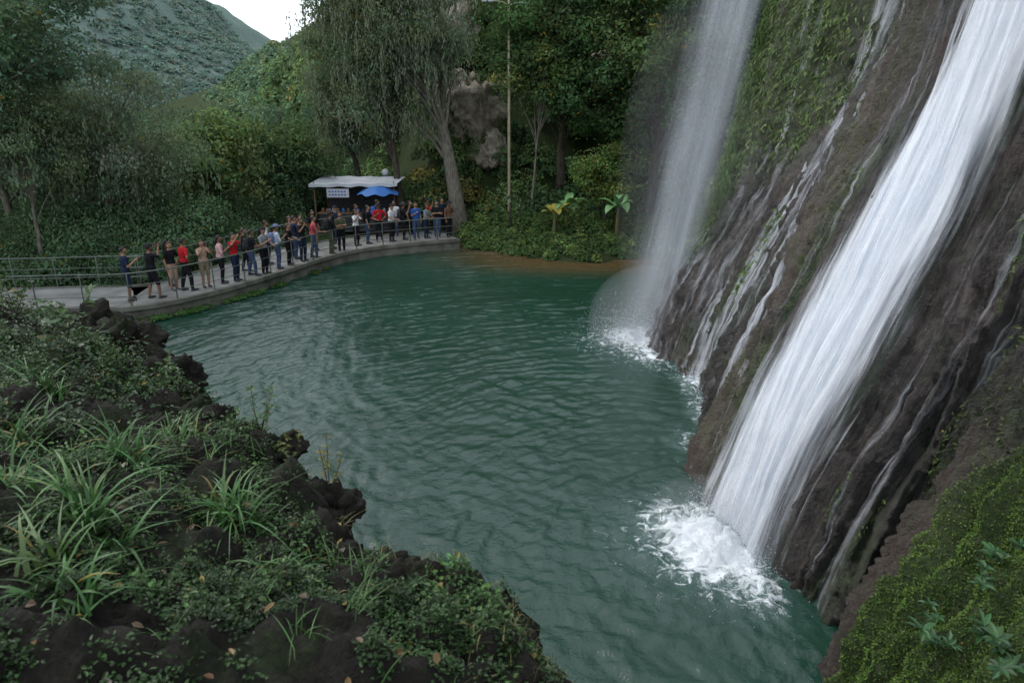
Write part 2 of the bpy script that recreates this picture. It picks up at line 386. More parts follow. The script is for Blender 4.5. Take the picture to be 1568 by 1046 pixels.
for i in range(360):
    y=RS.uniform(30,85); x=-y*RS.uniform(.30,.95)-1
    if y<38 and x>-14.5: continue
    r=RS.uniform(1.1,2.5); z=RS.uniform(.8,5.2)-(r-1.2)*.4
    if y>60: z=RS.uniform(2.5,6.2)
    k=RS.rand(); cs=(np.array([.052,.085,.049]) if k>.4 else np.array([.074,.114,.058]))*RS.uniform(.7,1.25)  # greens tinted bluish, a little haze put into the leaf colour
    clump(F,(x,y,z),(r,r,r*.8),430,.18+.003*y,cs,.3,.01,.4,.5)
F.build('valley_forest',M_leaf)
print('terrain',time.time()-T0)

tree('broadleaf_tree',(-20.5,24.5,.3),14,(1.8,0,9.0),(5.5,4.5,4.2),74,340,.19,(.052,.088,.048),.28,1.15,M_barkpale,(1.5,0))
tree('willow_tree',(-16.8,28.5,.3),8.6,(0,0,5.0),(4.3,3,2.7),64,440,.14,(.084,.12,.07),.16,.95,M_barkpale,(.5,0),moss=3,droop=1.0,mosscol=(.12,.16,.10))
tree('willow_tree',(-22.5,31,.3),9.5,(0,0,5.5),(4.5,3,3.0),58,420,.16,(.08,.112,.068),.2,1.0,M_barkpale,(-.5,0),moss=3,droop=1.0,mosscol=(.12,.16,.10))
tree('willow_tree',(-17.2,24.6,.3),7.0,(.2,0,5.2),(2.2,1.8,1.5),30,300,.12,(.072,.108,.055),.085,.75,M_barkpale,(.4,0),moss=2,droop=1.0,mosscol=(.10,.14,.08))
tree('willow_tree',(-18.9,24.0,.3),7.5,(-.3,0,5.6),(2.2,1.8,1.5),30,300,.12,(.068,.10,.052),.1,.75,M_barkpale,(-.6,0),moss=2,droop=1.0,mosscol=(.10,.14,.08))
tree('sycamore_tree',(-14.2,33.5,.3),6.6,(0,0,3.9),(2.9,2.2,1.9),40,200,.24,(.085,.128,.048),.12,.8,M_bark,(.3,0),yel=.03,droop=.5)
tree('shade_tree',(-12.3,38,.3),6.5,(0,0,3.9),(3,2.5,2.0),36,300,.22,(.045,.08,.036),.15,1.0,M_bark)
tree('cypress_tree',(-5.9,36.8,.3),16,(-.9,.2,10.2),(2.8,2.4,5.4),84,260,.16,(.062,.09,.047),.20,.95,M_bark,(-1.1,.3),moss=8,droop=.9)
tree('cypress_tree',(-2.7,35.9,.3),16,(-2.4,0,9.8),(2.8,2.2,4.6),66,220,.15,(.07,.098,.05),.38,.9,M_barkpale,(-3.2,.3),moss=10,droop=.9,bend=.35)
tree('cypress_tree',(-8.9,41,.5),15,(-.3,.2,9.0),(2.8,2.4,5.6),70,250,.19,(.06,.088,.047),.22,1.0,M_bark,(-.8,.3),moss=7,droop=.9)
tree('jungle_tree',(2.6,38.5,1.5),13,(.3,-1.0,8.0),(3.8,2.8,4.0),62,360,.25,(.042,.078,.03),.26,1.15,M_bark,(.5,-1),yel=.01)
tree('jungle_tree',(7.2,36.0,1.5),13,(.4,-.6,7.5),(3.6,2.8,4.6),60,360,.25,(.05,.088,.032),.24,1.1,M_bark,(.5,-.5),yel=.02)
tree('jungle_tree',(12.2,34.5,3),14,(-.4,-.5,7.5),(3.6,2.6,5.5),55,330,.25,(.045,.082,.032),.24,1.15,M_bark)
tree('slender_tree',(1.0,36.2,1.0),10,(.3,0,7.2),(1.6,1.4,2.4),24,200,.19,(.06,.095,.032),.07,.8,M_barkpale,(.7,0),yel=.03)
tree('shrub_tree',(4.6,33.8,.9),4.2,(0,0,2.5),(1.8,1.3,1.3),24,260,.17,(.07,.11,.032),.07,.6,M_bark,yel=.06)
print('trees',time.time()-T0)

m,nt,out=newmat('limestone'); cc=nd(nt,'ShaderNodeTexCoord').outputs['Object']
f=noise(nt,cc,1.5,9,.7,.6); f2=noise(nt,cc,5,8,.7)
princ(nt,out,mixc(nt,math_(nt,'MULTIPLY',f2,.6),ramp(nt,f,[(.3,(.12,.10,.075)),(.46,(.40,.34,.26)),(.62,(.62,.55,.45))]),(.22,.19,.15)),.9,.2,bump(nt,f2,1,.3)); M_rock=m
def rock(name,c,r,seed,mat=None,n=60,amp=.45):
    V,F=ell((0,0,0),1,1,1,n,n//2); a=V+0
    d=1+amp*fbm(a[:,0]*1.1,a[:,1]*1.1,a[:,2]*1.1,seed,5)+amp*.35*(1-2*np.abs(perlin(a[:,0]*3,a[:,1]*3,a[:,2]*3,seed+3))); ca=np.round(d*5)/5*.35+d*.65
    V=V*ca[:,None]*np.asarray(r)+np.asarray(c); return pmesh(name,V,F,mat or M_rock)
rock('rock_outcrop',(-2.1,41.4,6.4),(1.7,1.5,1.7),1,None,110); rock('rock_outcrop',(-4.4,48.0,12.2),(2.0,1.6,2.4),2,None,110); rock('rock_outcrop',(-1.2,39.9,4.2),(1.0,.8,.9),3,None,90)
rock('rock_outcrop',(6.2,42.6,8.2),(1.5,1,1.3),4,None,90)
F=Fol(4)
for (cx,cy,cz,sx,sz,nn) in ((-2.1,40.4,6.4,1.9,2.0,18),(-4.4,46.8,12.2,2.2,2.6,16),(-1.2,39.3,4.0,1.2,1.2,10),(6.2,41.6,8.2,1.5,1.4,14)):
    for i in range(nn):
        a=RS.uniform(0,2*math.pi); q=RS.uniform(.6,1.15); r=RS.uniform(.2,.5)
        clump(F,(cx+math.cos(a)*sx*q,cy+RS.uniform(-.2,.4),cz+math.sin(a)*sz*q),(r,r,r*1.3),150,.16,np.array([.05,.085,.03])*RS.uniform(.6,1.3),.3,.02,1.0,.45)
F.build('hanging_vines',M_leaf)

F=Fol(6)
for i in range(620):
    x=RS.uniform(-2.4,7.6); y=RS.uniform(29.2,37)
    s=float(polysd(np.array(x),np.array(y),POOL))
    if s<.12: continue
    z=hz1(x,y); r=RS.uniform(.2,.5); hh=RS.uniform(.2,.5)+(.3 if s>2.5 else 0)
    k=RS.rand(); cs=(np.array([.052,.09,.03]) if k>.3 else np.array([.09,.13,.038]))*RS.uniform(.6,1.3)
    clump(F,(x,y,z+.02),(r,r,hh),90,.15,cs,.3,.01,.2,.6,True)
F.build('bank_ground_cover',M_leaf)

# ------------------------------------------------------------ broad-leaved plants
def ribbon(path,wid,fold=.25):
    P=np.asarray(path,float); t=nrm(np.gradient(P,axis=0)); up=np.array([0,0,1.]); S=np.cross(t,up); 
    S=nrm(S); N=np.cross(S,t); w_=np.asarray(wid)[:,None]
    V=np.stack([P+S*w_+N*w_*fold,P,P-S*w_+N*w_*fold],1); m=len(P)
    return V.reshape(-1,3),gridF(m,3)
def leaf_plant(name,base,n,L,W,h,mat,stemr=.05,spread=1.0,stemmat=None,st=9):
    g=Geo(); base=np.asarray(base,float)
    if stemr: g.add(tube([base-[0,0,.2],base+[0,0,h*.5],base+[.02,0,h]],[stemr*1.2,stemr,stemr*.6],8),1)
    for i in range(n):
        a=i*2.4+RS.rand()*.6; d=np.array([math.cos(a),math.sin(a),0]); l=L*RS.uniform(.75,1.15); q=np.linspace(0,1,st)
        up=RS.uniform(.5,1.0); P=base+[0,0,h*.9]+d*(q*l*spread*.75)[:,None]+np.array([0,0,1.])*(l*(up*q-(.35+.5*spread*RS.rand())*q**2.2))[:,None]
        w_=W*np.sin(np.clip((q-.12)/.88,0,1)**.8*math.pi)**.7*.5+.012
        g.add(ribbon(P,w_),0)
    return g.build(name,[mat,stemmat or M_bark])
M_ban=simple('banana_leaf',(.14,.29,.10),.45,.25,3); M_bany=simple('banana_leaf_yellow',(.30,.26,.04),.5,.4,3); M_stem=simple('banana_stem',(.14,.13,.05),.7)
M_yuc=simple('yucca_leaf',(.14,.19,.10),.5)
leaf_plant('banana_plant',(4.9,31.9,.7),9,1.8,.5,1.3,M_ban,.09,.7,M_stem)
leaf_plant('banana_plant',(2.0,32.3,.7),6,1.3,.42,1.0,M_bany,.08,.9,M_stem); leaf_plant('banana_plant',(2.6,32.9,.8),7,1.3,.38,1.1,M_ban,.08,.9,M_stem)
leaf_plant('yucca_plant',(-.1,34.2,.8),26,.75,.05,1.4,M_yuc,.05,.7)
leaf_plant('yucca_plant',(.4,34.6,.8),20,.6,.05,.8,M_yuc,.05,.7)

# ------------------------------------------------------------ cliff
CP=np.array([
[(2.6,1,-1),(3.0,1.2,1.2),(3.9,1.5,2.6),(5.5,2,5),(7,2.5,10)],
[(2.8,3.2,-1),(2.95,3.6,1.3),(3.7,3.9,2.4),(5.3,4.2,4.4),(7,4.5,11)],
[(3.1,4.9,-1),(3.2,4.9,1.2),(4.0,5.1,2.2),(5.4,5.5,4.2),(7,6,11)],
[(3.75,6.0,-1),(3.85,5.95,1.0),(4.6,6.1,2.3),(6.0,6.4,4.6),(7.8,7,11)],
[(4.5,6.8,-1),(4.9,6.9,1.2),(5.5,7.1,3),(6.5,7.4,5),(8.2,8,11)],
[(3.6,7.35,-.8),(4.2,7.6,1.2),(5.3,8.0,3.2),(6.5,8.7,5.3),(8.3,9.8,11)],
[(3.4,8.7,-.8),(4.2,9.2,1.5),(5.3,9.9,4),(6.8,11.0,7),(8,11.8,11.5)],
[(2.9,10.2,-.8),(4.1,10.9,1.8),(5.3,11.6,4.2),(7.0,12.6,7),(8.4,13.5,11.5)],
[(3.75,12.2,-.8),(4.7,12.9,1.8),(6.0,13.7,4.2),(7.5,14.6,7.2),(8.9,15.5,12)],
[(4.2,15,-.8),(5.4,15.7,2),(6.9,16.4,4.6),(8.4,17.2,7.5),(9.5,18,12)],
[(3.7,17.3,-.8),(4.6,18.5,1.6),(6.2,20.2,3.5),(7.0,21.5,5.8),(8.2,22.5,12)],
[(4.6,19.7,-.8),(5.8,21.5,1.6),(7.2,22.8,3.5),(8.2,23.8,6),(9.5,25,12)],
[(6.6,24.8,-.8),(8.3,26,2),(9.8,27,4.5),(10.8,28,8),(12,29,13)],
[(7.6,30.5,-.8),(9.6,31.5,2),(11.4,32.4,5),(12.6,33,9),(14,34,14)]],float)
def catmull(A,k,axis=0):
    A=np.moveaxis(A,axis,0); n=len(A); E=np.concatenate([[2*A[0]-A[1]],A,[2*A[-1]-A[-2]]])
    t=np.linspace(0,n-1,(n-1)*k+1); i=np.minimum(t.astype(int),n-2); f=(t-i).reshape((-1,)+(1,)*(A.ndim-1))
    a,b,c,d=E[i],E[i+1],E[i+2],E[i+3]
    r=.5*(2*b+(c-a)*f+(2*a-5*b+4*c-d)*f**2+(3*b-a-3*c+d)*f**3)
    return np.moveaxis(r,0,axis)
KS,KT=56,80
G=catmull(catmull(CP,KS,0),KT,1)
ns,nt_=G.shape[:2]; Sg,Tg=np.meshgrid(np.arange(ns)/KS,np.arange(nt_)/KT,indexing='ij')
N=nrm(np.cross(np.gradient(G,axis=1),np.gradient(G,axis=0)))
if N[400,120,0]>0: N=-N
wq=.25*fbm(Sg*1.2,Tg*.8,seed=40)
d=.24*(1-2*np.abs(perlin(Sg*2.1+wq,Tg*.35,seed=41)))-.1
d+=.16*(1-2.4*np.abs(perlin(Sg*5.5+wq*2,Tg*.9,seed=42)))
d+=.10*fbm(G[...,0]*1.5,G[...,1]*1.5,G[...,2]*1.5,seed=43)
d+=.06*(1-2*np.abs(perlin(Sg*13+wq*4,Tg*3.0,seed=44)))
d+=.05*fbm(G[...,0]*6,G[...,1]*6,G[...,2]*5,seed=47,o=3)
d+=.035*np.abs(perlin(G[...,0]*9,G[...,1]*9,G[...,2]*14,seed=49))
fallm=sstep(4.9,5.3,Sg)*sstep(7.0,6.6,Sg)
d=d*(1-.5*fallm)
GD=G+N*d[...,None]
moss=np.maximum.reduce([sstep(2.45,2.1,Sg+.4*wq)*sstep(.3,.9,Tg)*1.0,
   sstep(9.7,9.95,Sg)*sstep(1.1,1.5,Tg)*sstep(11.6,11,Sg)*(.85+wq),
   sstep(4.3,3.6,Sg)*sstep(1.9,2.5,Tg)*(.25+wq*1.5), sstep(11,11.6,Sg)*.9,
   sstep(8.9,9.4,Sg)*sstep(1.9,2.6,Tg)*(.5+wq*2),
   sstep(7.5,7.9,Sg)*sstep(8.9,8.5,Sg)*sstep(2.6,3.4,Tg)*(.2+wq),
   (.32+wq*1.2)*sstep(9.4,9.0,Sg)*sstep(2.6,2.9,Sg)*(perlin(Sg*2.7,Tg*1.1,seed=66)>.06)])
moss=sat(moss)-.55*(moss<.05)
pink=sat(sstep(6.75,6.95,Sg)*sstep(7.9,7.5,Sg)*sstep(3.9,2.5,Tg)+sstep(2.1,2.35,Sg)*sstep(3.4,3.1,Sg)*sstep(2.6,1.9,Tg))
pmesh('waterfall_cliff',GD.reshape(-1,3),gridF(ns,nt_),M_cliff,uv=np.stack([Sg*1.0,Tg*1.0],-1).reshape(-1,2),attrs={'moss':moss,'pink':pink})
NS=N
def csamp(A,s,t):
    a=np.clip(s*KS,0,ns-1.001); b=np.clip(t*KT,0,nt_-1.001); i=a.astype(int); j=b.astype(int); fa=(a-i)[...,None]; fb=(b-j)[...,None]
    return A[i,j]*(1-fa)*(1-fb)+A[i+1,j]*fa*(1-fb)+A[i,j+1]*(1-fa)*fb+A[i+1,j+1]*fa*fb
def stream(name,s0,s1,t0,t1,off,dens,mat,nu=60,nv=260,bulge=.08,seed=0,soft=.25,smoothsurf=.6):
    t=np.linspace(t0,t1,nv); q=np.linspace(0,4,len(s0)); a=np.interp(t,q,s0); b=np.interp(t,q,s1)
    wav=.04*perlin(t*1.5,t*0+seed,seed=seed)
    U=np.linspace(0,1,nu)[:,None]; S=a[None]+(b-a)[None]*U+wav[None]; Tt=np.repeat(t[None],nu,0); U=np.repeat(U,nv,1)
    P=csamp(GD,S,Tt)*(1-smoothsurf)+csamp(G+NS*.05,S,Tt)*smoothsurf; n=csamp(NS,S,Tt)
    e=sstep(0,soft,U)*sstep(1,1-soft,U)
    h=off+bulge*e*(1+.8*perlin(S*9,Tt*1.2,seed=seed+3))+.03*perlin(S*22,Tt*2.5,seed=seed+5)
    P=P+n*h[...,None]
    dn=dens*(.25+.75*e)+.25*dens*perlin(S*3,Tt*1.3,seed=seed+9) if not callable(dens) else dens(U,Tt,S,e)
    dn=dn*sat(e*8)-.9*(1-sat(e*8))
    V=np.gradient(P,axis=1); al=np.cumsum(np.linalg.norm(V,axis=-1),axis=1)
    return pmesh(name,P.reshape(-1,3),gridF(nu,nv),mat,uv=np.stack([S*1.8,al],-1).reshape(-1,2),attrs={'dens':dn})
wf=empty('waterfall',(4,9,0))
bpy.context.view_layer.update()
def child(o): o.parent=wf; o.matrix_parent_inverse=wf.matrix_world.inverted()
def dmain(U,T,S,e): 
    cen=np.exp(-((U-.52)/.38)**2); return -.10+1.12*cen*e**.5+.25*sstep(1.0,3,T)*e
def dmain2(U,T,S,e): return .02+.62*e
L=[stream('main_flow',[5.2,5.12,5.15,5.18,5.1],[6.97,7.0,6.53,6.17,6.02],.2,4,.06,dmain,M_fallA,100,320,.14,1,soft=.35,smoothsurf=.8),
 stream('main_strands',[5.02,4.94,5.0,5.05,5.05],[7.08,7.15,6.68,6.28,6.12],.2,4,.18,dmain2,M_fallB,100,320,.12,2,soft=.4,smoothsurf=.8),
 stream('rib_stream',[7.95,7.75,7.42,7.2,7.0],[8.25,8.0,7.62,7.35,7.1],.2,2.6,.04,.8,M_thin,24,200,.04,4),
 stream('rib_stream_b',[8.1,8.2,8.0,7.8,7.6],[8.55,8.6,8.35,8.05,7.8],.2,3.6,.04,.55,M_thin,24,200,.04,5),
 stream('left_stream',[8.6,8.5,8.45,8.65,8.8],[9.55,9.35,9.15,9.15,9.2],.2,4,.05,.75,M_thin,40,260,.06,6),
 stream('left_stream_b',[9.0,9.1,9.2,9.3,9.3],[9.95,9.8,9.75,9.65,9.6],.2,4,.05,.42,M_thin,40,260,.05,9),
 stream('apron_flow',[9.5,9.5,9.6,9.7,9.8],[10.6,10.5,10.3,10.1,10.0],.2,2.0,.04,.45,M_thin,40,160,.05,7),
 stream('ridge_stream',[7.0,7.15,7.2,7.3,7.3],[7.25,7.4,7.5,7.6,7.6],1.5,4,.04,.42,M_thin,24,200,.04,15),
 stream('right_stream',[4.72,4.7,4.68,4.7,4.75],[4.98,4.9,4.9,4.93,4.95],.4,4,.03,.5,M_thin,24,220,.02,8,.35,.3),
 stream('right_trickle',[4.1,4.2,4.2,4.2,4.2],[4.5,4.5,4.5,4.5,4.6],1.2,4,.04,.34,M_thin,24,220,.03,10,.35,.3),
 stream('ridge_trickle',[6.7,6.8,6.6,6.3,6.2],[7.4,7.3,7.1,6.9,6.9],.25,4,.04,.38,M_thin,30,220,.03,12)]
for k,(sc0,wd_,ta,tb) in enumerate(((7.7,.07,.2,4),(8.35,.09,.3,4),(8.0,.06,1.5,4),(9.35,.08,.3,3.6),(9.65,.09,.2,2.6),(10.05,.1,.2,1.7),(4.35,.07,1.0,4),(5.02,.07,.6,4),(6.75,.07,1.4,4),(8.85,.08,.2,4),(7.45,.06,.3,3))):
    dr=[sc0+.12*math.sin(k*1.7+j*1.1) for j in range(5)]
    L.append(stream('trickle',[a-wd_ for a in dr],[a+wd_ for a in dr],ta,tb,.02,.48,M_thin,14,200,.015,40+k,.4,.15))
def veil(name,dy,seed,dens,wl,wr):
    nu,nv=70,180; U,T=np.meshgrid(np.linspace(0,1,nu),np.linspace(0,1,nv),indexing='ij')
    q=T*12.5; z=q-.05
    xl=2.75-wl+.25*q; xr=4.95+wr+.235*q
    x=xl+(xr-xl)*U+.06*perlin(U*4,q*.3,seed=seed); y=18.1+.2*q+dy+.18*perlin(U*6,q*.35,seed=seed+1)
    e=sstep(0,.5,U)*sstep(1,.6,U)
    cl=.3*perlin(U*2.2,q*.45,seed=seed+2)
    return pmesh(name,np.stack([x,y,z],-1).reshape(-1,3),gridF(nu,nv),M_veil,uv=np.stack([(xl+(xr-xl)*U)-.24*q+seed*3,q],-1).reshape(-1,2),attrs={'dens':(dens+cl+.12*(1-T))*e-.4*(1-sat(e*2))})
L+=[veil('veil_sheet_front',0,3,.66,.25,0),veil('veil_sheet_mid',.45,6,.64,.6,.15),veil('veil_sheet_back',.9,8,.58,.4,.4),veil('veil_mist',-.3,21,.45,1.0,.1)]
for o_ in L: child(o_)
def mistmat(name,dn):
    m,nt,out=newmat(name); v=nd(nt,'ShaderNodeVolumeScatter'); v.inputs['Color'].default_value=(.93,.96,1,1); v.inputs['Density'].default_value=dn; v.inputs['Anisotropy'].default_value=.1
    nt.links.new(v.outputs[0],out.inputs['Volume']); return m
MA=mistmat('spray_mist_dense',.15); MB=mistmat('spray_mist_light',.045)
for c_,r_,mm in (((3.6,18.1,.7),(1.5,1.1,1.5),MA),((2.8,8.7,.3),(.8,1.0,.65),MA),((4.7,18.8,4.2),(1.9,1.0,5.0),MB)):
    V,Fc=ell(c_,*r_,n=28,m=18); pmesh('spray_mist',V,Fc,mm)
F=Fol(6)
def mosscat(n,sr,tr,size,col,thr,droop,asp=.5):
    s=RS.uniform(*sr,n); t=RS.uniform(*tr,n); mv=csamp(moss[...,None],s,t)[:,0]; k=RS.rand(n)<sat(mv-thr)*1.3; s,t=s[k],t[k]; m_=len(s)
    P=csamp(GD,s,t)+csamp(NS,s,t)*RS.uniform(0,size*.8,m_)[:,None]; nn=csamp(NS,s,t)
    c=lcol(col,m_,.4,.004)*(1+.45*perlin(P[:,0]*1.5,P[:,1]*1.5,P[:,2]*1.5,seed=60))[:,None]
    F.leaves(P,size*RS.uniform(.5,1.3,m_),size*asp*RS.uniform(.7,1.2,m_),nrm(rdir(m_)+nn*.5)+np.array([0,0,-droop]),nn+.6*rdir(m_),np.clip(c,.004,1))
mosscat(80000,(0.6,2.6),(.4,2.6),.026,(.085,.15,.024),.15,.3)
mosscat(14000,(2.5,4.7),(1.0,3.6),.06,(.06,.09,.02),.1,.7)
mosscat(32000,(8.8,11.6),(1.0,4),.17,(.11,.17,.045),.15,1.2,.28)
mosscat(9000,(11,13),(.2,4),.22,(.08,.14,.04),.2,.6,.5)
mosscat(24000,(4.7,9.2),(.8,4),.07,(.07,.11,.025),.05,1.0,.35)
F.build('moss_and_ferns',M_leafnear)
F=Fol(4)
for i in range(70):
    s=RS.uniform(11.2,13); t=RS.uniform(.6,4); p=csamp(GD,np.array([s]),np.array([t]))[0]; r=RS.uniform(.5,1.0)
    clump(F,p,(r,r,r),300,.2,np.array([.05,.088,.034])*RS.uniform(.6,1.3),.3,.01,.6,.5)
for i in range(90):
    s=RS.uniform(9.8,10.9); t=RS.uniform(1.7,4); p=csamp(GD,np.array([s]),np.array([t]))[0]; r=RS.uniform(.25,.55)
    clump(F,p+np.array([-.05,0,0]),(r*.6,r*.8,r*1.6),200,.15,np.array([.055,.092,.03])*RS.uniform(.6,1.3),.3,.01,1.4,.28)
F.build('cliff_shrubs',M_leaf)
F=Fol(6)
for (p,n,sz) in (((3.15,4.2,2.3),9,.13),((3.55,4.35,2.75),8,.11),((3.3,3.75,2.6),9,.13),((3.75,4.6,2.75),9,.11),((3.4,4.0,2.55),9,.12),((3.85,4.3,3.0),9,.12),((3.3,4.5,2.3),8,.09)):
    p=np.array(p)
    for q in range(3):
        a=np.arange(n)*2*math.pi/n+q; b=p+np.array([RS.normal(0,.05),RS.normal(0,.05),-.05*q])
        D=np.stack([np.cos(a),np.sin(a),RS.uniform(-.3,.7,n)],-1)
        F.leaves(np.tile(b,(n,1)),sz*RS.uniform(.6,1.1,n),sz*.34,D,np.tile([0,0,1.],(n,1))+.4*rdir(n),lcol((.045,.105,.04),n,.35))
F.build('leafy_plant',M_leafnear)
print('cliff',time.time()-T0)

# ------------------------------------------------------------ water
xs=np.arange(-22,9.5,.045); ys=np.arange(-3,34,.045); X,Y=np.meshgrid(xs,ys,indexing='ij')
def src(cx,cy): 
    dx,dy=X-cx,Y-cy; return np.hypot(dx,dy),np.arctan2(dy,dx)
r,th=src(3.2,8.8); r2,th2=src(4.1,18.0)
w1=perlin(X*.45,Y*.45,seed=70); w2=perlin(X*.8,Y*.8,seed=71); w3=perlin(X*.3+5,Y*.3,seed=72)
g1=sat(.5+1.3*perlin(X*.6,Y*.6,seed=86)); g2=sat(.5+1.3*perlin(X*.9,Y*.9,seed=87)); g3=sat(.5+1.3*perlin(X*.5,Y*.5,seed=88))
amp=.75+.35*perlin(X*.2,Y*.2,seed=73)+.5*sstep(1,-5,X)
H=.009*np.sin(10.5*r+5*w1+2*w2)*g1+.006*np.sin(16*r+7*w2+3*w3)*g2+.009*np.sin(8.5*r2+5*w1+2*w3)*g3
H+=.014*perlin(r*1.6+w1,th*6,seed=74)+.014*perlin(r*4.6+w1*1.5,th*10+w2,seed=75)+.011*perlin(r*8.5+w2*2,th*15,seed=76)+.006*perlin(r*14+w2*2,th*28,seed=77)
H+=.012*perlin(r2*5+w1,th2*12+w2,seed=78)+.008*perlin(X*6.5+Y*1.5,Y*8,seed=85)+.009*(.4-np.abs(perlin(r*6.2+w2*2,th*12,seed=79)))
H*=amp*1.15
def blob(cx,cy,rx,ry,rot=0):
    dx,dy=X-cx,Y-cy; c,s=math.cos(rot),math.sin(rot); return np.exp(-(((dx*c+dy*s)/rx)**2+((-dx*s+dy*c)/ry)**2))
foam=1.15*blob(2.95,8.5,.5,.95,.2)+.6*blob(2.5,8.8,.95,1.2)+.35*blob(3.45,7.5,.35,.5)+.75*blob(3.7,18.6,.8,.9)+.5*blob(3.3,18.2,1.6,1.7)+.85*blob(4.1,13.2,.28,.8)+.75*blob(4.35,15.2,.4,1.1)+.5*blob(3.6,16.9,.4,.9)+.5*blob(3.4,12.1,.3,.6)
fn=fbm(X*2.6,Y*2.6,seed=80,o=4)
H+=.12*sat(foam-.2)*(.5+fn)+.07*foam*np.abs(perlin(X*5,Y*5,seed=82))
edge=polysd(X,Y,POOL)
shal=sstep(-5,-.4,edge)*sstep(25,29,Y)*sstep(-5,0,X)
m,nt,out=newmat('pool_water'); tc=nd(nt,'ShaderNodeTexCoord').outputs['Object']
fo=nd(nt,'ShaderNodeAttribute',attribute_name='foam').outputs['Fac']; sh=nd(nt,'ShaderNodeAttribute',attribute_name='shallow').outputs['Fac']
big=noise(nt,tc,.18,3,.5)
c=ramp(nt,big,[(.3,(.009,.036,.022)),(.7,(.013,.049,.032))])
c=mixc(nt,sh,c,(.10,.066,.03))
n1=noise(nt,tc,4.5,10,.7,1.2); n2=noise(nt,tc,15,5,.6)
fm=math_(nt,'ADD',fo,math_(nt,'MULTIPLY',math_(nt,'SUBTRACT',n1,.5),3.4))
mr=nd(nt,'ShaderNodeMapRange',interpolation_type='SMOOTHSTEP'); nt.links.new(fm,mr.inputs[0]); mr.inputs[1].default_value=.42; mr.inputs[2].default_value=1.1; mr.inputs[3].default_value=0; mr.inputs[4].default_value=1
gate=math_(nt,'MULTIPLY',mr.outputs[0],math_(nt,'MULTIPLY',math_(nt,'SUBTRACT',fo,.04),6,True),True)
milk=math_(nt,'MULTIPLY',fo,.5,True)
c=mixc(nt,milk,c,(.12,.20,.19))
bw=bump(nt,n2,.5,.03)
p=princ(nt,None,c,.04,.7,bw); p.inputs['IOR'].default_value=1.37
f_=princ(nt,None,ramp(nt,n2,[(.3,(.7,.76,.8)),(.7,(.88,.9,.92))]),.6,.2,bump(nt,n1,.6,.06))
mx=nd(nt,'ShaderNodeMixShader'); nt.links.new(gate,mx.inputs[0]); nt.links.new(p.outputs[0],mx.inputs[1]); nt.links.new(f_.outputs[0],mx.inputs[2]); nt.links.new(mx.outputs[0],out.inputs[0]); M_water=m
pmesh('pool_water',np.stack([X,Y,H],-1).reshape(-1,3),gridF(*X.shape),M_water,attrs={'foam':foam,'shallow':shal})
V=[]
def drops(c,sx,sy,sz,n,sz0):
    P=np.asarray(c)+np.stack([RS.normal(0,sx,n),RS.normal(0,sy,n),np.abs(RS.normal(0,sz,n))],-1); s=sz0*RS.uniform(.4,1.4,n)
    T=np.array([[1,1,1],[1,-1,-1],[-1,1,-1],[-1,-1,1]])*.6
    V.append((P[:,None]+s[:,None,None]*T[None]).reshape(-1,3))
drops((3.15,8.6,0),.25,.6,.2,3000,.009); drops((2.6,8.6,0),.35,.5,.05,600,.007); drops((3.7,18.5,0),.7,.5,.45,4500,.010); drops((4.2,13.3,0),.15,.5,.12,600,.01); drops((4.4,15.2,0),.2,.7,.15,700,.012)
V=np.concatenate(V); i=np.arange(len(V)//4)[:,None]*4
M_drop=simple('splash_water',(.82,.87,.92),.3,.05)
pmesh('splash_droplets',V,np.concatenate([i+a for a in ([0,1,2],[0,3,1],[0,2,3],[1,3,2])]),M_drop,smooth=False)
print('water',time.time()-T0)

# ------------------------------------------------------------ foreground bank
BE=np.array([(.6,-4),(.46,1.6),(.32,2.8),(.24,3.5),(.05,3.95),(-.4,4.2),(-.95,4.5),(-1.4,5.2),(-1.85,5.6),(-2.5,6.1),(-3.2,6.65),(-3.85,7.8),(-5.0,8.9),(-6.9,10.6),(-10,12.6),(-14,14.4),(-22,16),(-24,-4)],float)
def bankz(x,y):
    s=-polysd(x,y,BE)
    s=s+.18*fbm(x*1.3,y*1.3,seed=90)+.08*fbm(x*6,y*6,seed=93)
    cr=np.abs(fbm(x*1.9,y*1.9,seed=92)); st=np.round(cr*4)/4*.5+cr*.5
    top=2.95+.30*np.minimum(np.maximum(s,0),3.2)+.16*fbm(x*.8,y*.8,seed=91)+.26*st*sstep(0,.4,s)+.02*fbm(x*9,y*9,seed=94,o=2)
    top=top-.35*sstep(8.5,11,y)
    z=np.where(s>0,top-.35*np.exp(-np.maximum(s,0)/.12),2.95-.35-.35*sstep(8.5,11,y)+s*7.5)
    return np.maximum(z,-1.2),s
xs=np.concatenate([np.arange(-24,-9,.15),np.arange(-9,1.4,.034)]); ys=np.concatenate([np.arange(-4,.8,.15),np.arange(.8,13,.036),np.arange(13,18,.15)]); X,Y=np.meshgrid(xs,ys,indexing='ij')
Z,S=bankz(X,Y); wl=sstep(.25,-.3,S)
rk=sstep(.9,.1,S)
Xd=X+wl*.18*fbm(Y*1.5,Z*1.5,X,seed=95)+.07*fbm(X*5,Y*5,Z*5,seed=97)*rk; Yd=Y+wl*.18*fbm(X*1.5,Z*1.5,Y,seed=96)+.07*fbm(Y*5,X*5,Z*5,seed=98)*rk
Z=Z+.07*(1-2*np.abs(perlin(X*4,Y*4,seed=99)))*rk
pmesh('foreground_bank',np.stack([Xd,Yd,Z],-1).reshape(-1,3),gridF(*X.shape),M_bank)
